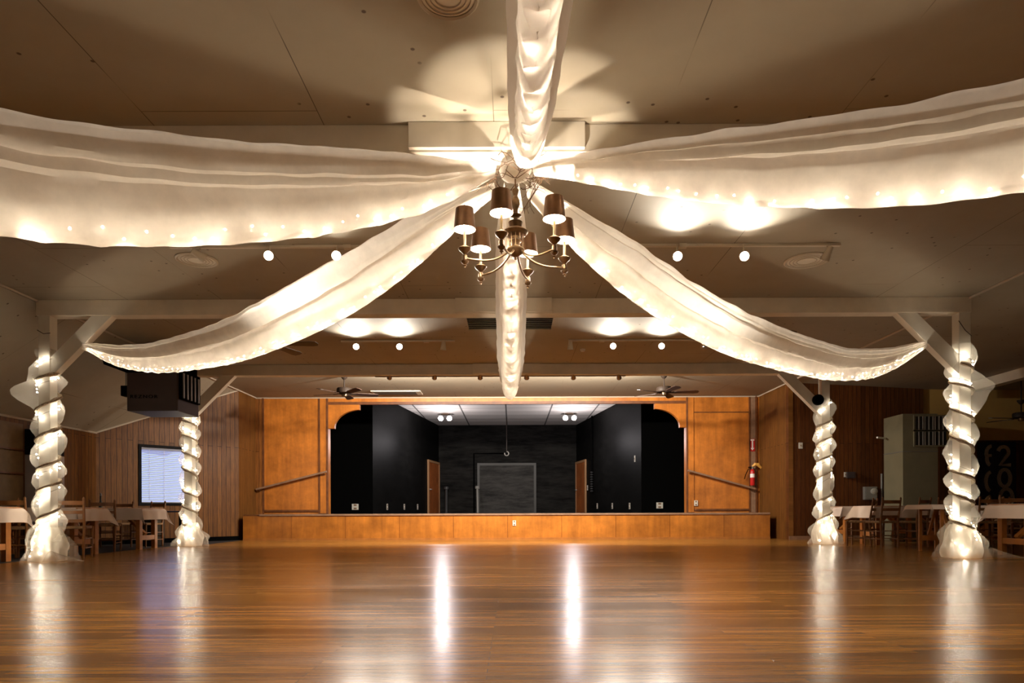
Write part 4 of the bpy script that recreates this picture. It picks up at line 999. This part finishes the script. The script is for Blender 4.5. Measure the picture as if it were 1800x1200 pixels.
tag(obj('gooseneck_pipe', tube([(xb_-.28, 14.6, P(0, 774, 14.6).z), (xb_+.06, 14.82, P(0, 774, 14.6).z)], .02, 8), M['white']), 'short white pipe stub entering the side of the tall cabinet', 'pipe')
# electric boxes on the right panelling
def wbox(px0, px1, py0, py1, dep, m, name, lab, cat):
    q, _ = on_ray((px0+px1)/2, RA, RB); a = P(px0, py0, q.y-dep); b = P(px1, py1, q.y-dep)
    t_ = thing(name, lab, cat, ((a.x+b.x)/2, q.y, b.z))
    part('case', box(a.x, b.x, q.y-dep, q.y-.005, b.z, a.z, bevel=.006), m, t_); part('cover', box(a.x+.02, b.x-.02, q.y-dep-.008, q.y-dep-.001, b.z+.02, a.z-.02), m, t_)
    return t_, a, b
wbox(1489, 1504, 829, 840, .08, mat('dark_box', (.04, .03, .03), .4), 'wall_box', 'small dark control box on the panelling right of the right rear post', 'box')
t_, a, b = wbox(1520, 1542, 855, 878, .12, M['grey'], 'electric_meter_box', 'grey electric box low on the panelling left of the tall cabinet', 'electric box')
part('dial', lathe([(.07, 0), (.07, .04), (.02, .06)], ((a.x+b.x)/2+.05, a.y-.01, (a.z+b.z)/2+.04), 18, axis=Matrix.Rotation(PI/2, 3, 'X')), M['steel'], t_, True)
q, _ = on_ray(1547, RA, RB); tag(obj('conduit', tube([(q.x, q.y-.06, P(0, 838, q.y).z), (q.x, q.y-.06, .3)], .022, 8), M['grey']), 'thin vertical conduit between the electric box and the tall cabinet', 'pipe')
# navy board with glitter numbers: columns of a folded year sign
yb_ = 15.272; a = P(1719, 777, yb_); b = P(1786, 905, yb_)
t = thing('number_board', 'navy board with large silver glitter numbers in the far right corner', 'sign', ((a.x+b.x)/2, yb_, b.z))
part('panel', box(a.x, b.x, yb_, yb_+.03, b.z, a.z), M['navy'], t)
def arc(cx_, cz, rx, rz, a0, a1, n_=14): return [(cx_+rx*math.cos(math.radians(a0+(a1-a0)*i/n_)), cz+rz*math.sin(math.radians(a0+(a1-a0)*i/n_))) for i in range(n_+1)]
def ribbon(path, w_, nm):
    bm = bm_(); rows = []
    for i, p in enumerate(path):
        p = Vector(p); d = (Vector(path[min(i+1, len(path)-1)])-Vector(path[max(i-1, 0)])).normalized(); nn = Vector((-d.y, d.x))*w_/2
        rows.append([bm.verts.new((q_.x, yy, q_.y)) for yy in (yb_-.02, yb_-.001) for q_ in (p+nn, p-nn)])
    for r0, r1 in zip(rows, rows[1:]):
        for (i, j) in ((0, 1), (1, 3), (3, 2), (2, 0)): bm.faces.new((r0[i], r0[j], r1[j], r1[i]))
    for r in (rows[0], rows[-1]): bm.faces.new((r[0], r[1], r[3], r[2]))
    part(nm, bm, M['glit'], t)
def bp_(px, py): q = P(px, py, yb_); return (q.x, q.z)
sx = yb_/F
c2 = bp_(1763, 794); ribbon(arc(c2[0], c2[1], 9*sx, 9*sx, 170, -40)+[bp_(1757, 817), bp_(1776, 817)], 6*sx, 'numeral')
c0_ = bp_(1765, 840); ribbon(arc(c0_[0], c0_[1], 10*sx, 15*sx, 90, 450, 30), 6*sx, 'numeral')
c0_ = bp_(1768, 874); ribbon(arc(c0_[0], c0_[1], 11*sx, 15*sx, 90, 450, 30), 6*sx, 'numeral')
c3 = bp_(1742, 797); ribbon(arc(c3[0], c3[1], 9*sx, 13*sx, 90, 200, 14)+arc(c3[0], bp_(0, 812)[1], 8*sx, 12*sx, 160, 250, 10), 6*sx, 'numeral')
part('numeral', box(bp_(1731, 0)[0], bp_(1742, 0)[0], yb_-.02, yb_-.001, bp_(1740, 803)[1], bp_(1740, 798)[1]), M['glit'], t)
c3 = bp_(1742, 846); ribbon(arc(c3[0], c3[1], 10*sx, 17*sx, 100, 255, 18), 6*sx, 'numeral')
c3 = bp_(1742, 884); ribbon(arc(c3[0], c3[1], 10*sx, 12*sx, 100, 255, 14), 6*sx, 'numeral')

# ------------------------------------------------------------ left wall fittings
for i, (y0, y1, z0_, z1_, mm) in enumerate(((10.7, 11.28, 1.35, 2.02, 'yellow'), (10.7, 11.28, .74, 1.32, 'yellow'))):
    pass
bmx = thing('folding_panels', 'stacked tan wall boards at the left edge of the picture', 'wall panel', (-7.95, 10.9, .5))
for z0_, z1_ in ((1.66, 2.10), (1.27, 1.64), (.50, 1.25)):
    p_ = part('board', box(-7.99, -7.95, 10.2, 11.25, z0_, z1_), mat('tan_board', (.16, .095, .04), .6, var=.15), bmx)
    part('edge_rail', box(-7.95, -7.935, 10.2, 11.25, z0_, z0_+.025), M['ply_dark'], p_)
wc = thing('white_cabinet', 'narrow white cabinet with a dark glazed top behind the left front post', 'cabinet', (-7.8, 11.5, 0))
part('body', box(-7.98, -7.6, 11.32, 11.75, .02, 1.60, bevel=.006), mat('dull_white', (.32, .27, .25), .5), wc)
part('glazed_top', box(-7.98, -7.6, 11.32, 11.75, 1.61, 2.03, bevel=.006), M['winframe'], wc)

# ------------------------------------------------------------ chairs and tables
def make_chair(m, lab, grp):
    t_ = thing('ladderback_chair', lab, 'chair', (0, 0, 0), 0, grp)   # back at -y
    W, Dp, SH, BH = .40, .36, .43, .84
    for s in (-1, 1):
        obj('leg', tube([(s*W*.46, Dp/2, 0), (s*W*.48, Dp/2, SH+.01)], [.015, .019], 10), m, t_, True)
        obj('leg', add_lathe(tube([(s*W*.40, -Dp/2-.02, 0), (s*W*.42, -Dp/2, SH), (s*W*.44, -Dp/2-.06, BH-.03)], [.016, .019, .016], 10), [(.010, 0), (.018, .015), (.015, .035), (.004, .05)], (s*W*.44, -Dp/2-.061, BH-.035), 10), m, t_, True)
    obj('seat', box(-W*.49, W*.49, -Dp/2-.005, Dp/2+.01, SH-.02, SH+.018, bevel=.012), M['rush'], t_)
    for i, z in enumerate((.50, .62, .745)):
        y = -Dp/2-.005-.06*(z-SH)/(BH-SH); bm = bm_(); N = 8; hh = .045+.012*(i == 2)
        for j in range(N):
            x0_ = -W*.43+W*.86*j/N; x1_ = -W*.43+W*.86*(j+1)/N
            b0 = -.022*math.sin(PI*j/N); b1 = -.022*math.sin(PI*(j+1)/N)
            vv = [bm.verts.new(p) for p in ((x0_, y+b0, z), (x1_, y+b1, z), (x1_, y+b1, z+hh), (x0_, y+b0, z+hh), (x0_, y+b0-.011, z), (x1_, y+b1-.011, z), (x1_, y+b1-.011, z+hh), (x0_, y+b0-.011, z+hh))]
            for f_ in ((0, 1, 2, 3), (5, 4, 7, 6), (3, 2, 6, 7), (0, 4, 5, 1)): bm.faces.new([vv[k] for k in f_])
        bmesh.ops.remove_doubles(bm, verts=bm.verts, dist=.0005)
        obj('back_slat', bm, m, t_)
    for z in (.14, .27):
        for s in (-1, 1): obj('stretcher', tube([(s*W*.45, -Dp/2-.012, z), (s*W*.465, Dp/2, z)], .009, 8), m, t_)
        obj('stretcher', tube([(-W*.46, Dp/2, z+.03), (W*.46, Dp/2, z+.03)], .009, 8), m, t_)
    obj('stretcher', tube([(-W*.41, -Dp/2-.013, .2), (W*.41, -Dp/2-.013, .2)], .009, 8), m, t_)
    return t_
def make_table(lab, grp, L=1.5, W=.75, H=.71):
    t_ = thing('trestle_table', lab, 'table', (0, 0, 0), 0, grp)
    obj('tabletop', box(-L/2, L/2, -W/2, W/2, H-.035, H, bevel=.006), M['tablew'], t_)
    for s in (-1, 1):
        x = s*(L/2-.12)
        for v in (-1, 1):
            obj('leg', box(x-.035, x+.035, v*W*.33-.045, v*W*.33+.045, 0, H-.036, bevel=.004), M['tablew'], t_)
        obj('foot_rail', box(x-.03, x+.03, -W*.33+.046, W*.33-.046, .16, .24, bevel=.004), M['tablew'], t_)
        bm = bm_(); add_box(bm, -.02, .02, -.04, .04, -.30, .30); bmesh.ops.rotate(bm, verts=bm.verts, cent=(0, 0, 0), matrix=Matrix.Rotation(-s*.82, 3, 'Y')); bmesh.ops.translate(bm, verts=bm.verts, vec=(x-s*.24, 0, H-.25))
        obj('diagonal_brace', bm, M['tablew'], t_)
    return t_
def cloth(cx_, cy_, L, W, H, drop, lab, grp, rz=0, seed=1, pointy=.30):
    NX, NY = 44, 30; bm = bm_(); rows = []
    ext = drop
    for i in range(NX+1):
        u = -1+2*i/NX; row = []
        X = u*(L/2+ext)
        for j in range(NY+1):
            v = -1+2*j/NY; Y = v*(W/2+ext)
            ex = max(0, abs(X)-L/2); ey = max(0, abs(Y)-W/2)
            px_ = min(abs(X), L/2)*(1 if X > 0 else -1); py_ = min(abs(Y), W/2)*(1 if Y > 0 else -1)
            hang = max(ex, ey)+min(ex, ey)*pointy
            wob = .012*math.sin((X+seed)*17)*(ey > 0)+.012*math.sin((Y+seed)*19)*(ex > 0)
            fl = hang*.12+wob*min(1, hang/.1)+.006
            ox = (fl if ex > 0 else 0)*(1 if X > 0 else -1)+(min(ex, ey)*.45*(1 if X > 0 else -1)); oy = (fl if ey > 0 else 0)*(1 if Y > 0 else -1)+(min(ex, ey)*.45*(1 if Y > 0 else -1))
            row.append(bm.verts.new((px_+ox, py_+oy, H+.004-hang)))
        rows.append(row)
    for a, b in zip(rows, rows[1:]):
        for j in range(NY): bm.faces.new((a[j], a[j+1], b[j+1], b[j]))
    bmesh.ops.rotate(bm, verts=bm.verts, cent=(0, 0, 0), matrix=Matrix.Rotation(rz, 3, 'Z')); bmesh.ops.translate(bm, verts=bm.verts, vec=(cx_, cy_, 0))
    return tag(obj('tablecloth', bm, M['cloth'], smooth=True), lab, 'tablecloth', grp)
GT, GC, GL = 'dining tables along the side aisles', 'ladderback chairs at the side tables', 'white tablecloths'
tb = make_table('', GT)
# (centre x, centre y, label, cloth label)
tabs = [(-6.95, 10.25, 'wooden table just right of the left front post', 'white cloth on the table just right of the left front post'),
        (-6.95, 12.0, 'wooden table left of the left rear post', 'white cloth on the table left of the left rear post'),
        (-7.09, 8.6, 'wooden table cut off by the left edge of the picture', 'white cloth corner at the left edge of the picture'),
        (7.33, 12.6, 'long wooden table in front of the tall cabinet', 'white cloth on the table in front of the tall cabinet'),
        (7.4, 13.9, 'wooden table just right of the right rear post', 'white cloth on the table just right of the right rear post'),
        (9.35, 12.6, 'wooden table in front of the numbered board', 'white cloth on the table in front of the numbered board'),
        (7.62, 9.35, 'wooden table cut off by the right edge of the picture', 'white cloth on the table at the right edge of the picture')]
used = False
for i, (x, y, lab, cl) in enumerate(tabs):
    if not used: tb.location = (x, y, 0); tb['label'] = lab; used = True
    else: dup(tb, (x, y, 0), 0, lab, GT)
    cloth(x, y, 1.5, .75, .71, .2 if i not in (3, 5) else .22, cl, GL, 0, i+1, .25 if i not in (0, 1, 6, 2) else .55)
# end-on table beside right front post
e = dup(tb, (6.57, 10.35, 0), PI/2, 'small orange pine table seen end-on, left of the right front post', GT, scale=(.42, .5, 1))
cloth(6.48, 10.35, .42, .66, .71, .07, 'small white cloth slipping off the pine table left of the right front post', GL, 0, 9, .9)
ca = make_chair(M['chairw'], 'honey ladderback chair behind the table right of the left front post', GC); ca.location = (-6.12, 10.0, 0); ca.rotation_euler = (0, 0, 0)
ca.location = (P(152, 0, 10.0).x, 9.7, 0); ca.rotation_euler = (0, 0, .35)
cs = [(P(38, 0, 9.4).x, 9.4, .1, 'honey ladderback chair left of the left front post'),
      (P(4, 0, 9.6).x, 9.75, .3, 'honey ladderback chair at the left edge of the picture'),
      (P(182, 0, 11.2).x, 11.25, .35, 'dark ladderback chair between the two left tables'),
      (P(262, 0, 12.7).x, 12.62, PI-.4, 'ladderback chair behind the table left of the left rear post'),
      (P(215, 0, 12.8).x, 12.6, PI, 'ladderback chair by the wall behind the second left table')]
for x, y, rz, lab in cs[:2]: dup(ca, (x, y, 0), rz, lab, GC)
cd = make_chair(M['chaird'], '', GC); cd.location = (cs[2][0], cs[2][1], 0); cd.rotation_euler = (0, 0, cs[2][2]); cd['label'] = cs[2][3]
for x, y, rz, lab in cs[3:]: dup(cd, (x, y, 0), rz, lab, GC)
for px, D, rz, lab in ((1512, 12.25, .9, 'dark ladderback chair turned sideways nearest the right rear post'), (1549, 11.85, .2, 'dark ladderback chair just right of the right rear post, under the cloth corner'),
                       (1601, 11.8, .55, 'dark ladderback chair before the tall cabinet, its back half towards the viewer'),
                       (1652, 12.0, 0, 'dark ladderback chair half hidden behind the end-on pine table'), (1728, 11.3, -.12, 'dark ladderback chair right of the right front post'),
                       (1776, 11.6, -1.3, 'dark ladderback chair turned sideways in the right aisle'), 
                       (1765, 13.55, PI, 'dark ladderback chair below the numbered board'), (1795, 9.9, 2.9, 'dark ladderback chair at the right edge of the picture')):
    dup(cd, (P(px, 0, D).x, D, 0), rz, lab, GC)
# bin, bottle, side table under the window
q = P(278, 960, 13.15)
t = thing('waste_bin', 'dark square waste bin beside the left rear table', 'bin', (q.x, 12.95, 0))
bm = bm_(); add_box(bm, q.x-.14, q.x+.14, 12.8, 13.1, .006, .5, bevel=.01); part('body', bm, M['green'], t); part('lid', box(q.x-.15, q.x+.15, 12.79, 13.11, .5, .53, bevel=.008), M['dblack'], t)
q = P(176.5, 880, 12.0)
t = thing('slender_bottle', 'dark slender bottle standing on the second left table', 'bottle', (q.x, 12.0, .718))
part('body', lathe([(.03, .716), (.03, .80), (.012, .85), (.012, .93)], (q.x, 12.0, 0), 14), M['green'], t, True); part('cap', lathe([(.014, .93), (.02, .95), (.008, .985)], (q.x, 12.0, 0), 12), M['grey'], t)
q0 = P(296, 0, 13.7)
t = thing('side_table', 'dark table under the window reflecting blue daylight', 'table', (q0.x, 13.85, 0))
part('tabletop', box(q0.x-.42, q0.x+.30, 13.6, 14.05, .64, .67, bevel=.005), mat('gloss_dark_top', (.02, .02, .03), .15), t)
for sx_ in (-.38, .26):
    for sy in (13.64, 14.01): part('leg', box(q0.x+sx_-.02, q0.x+sx_+.02, sy-.02, sy+.02, .006, .64), M['dblack'], t)
bpy.context.view_layer.update()
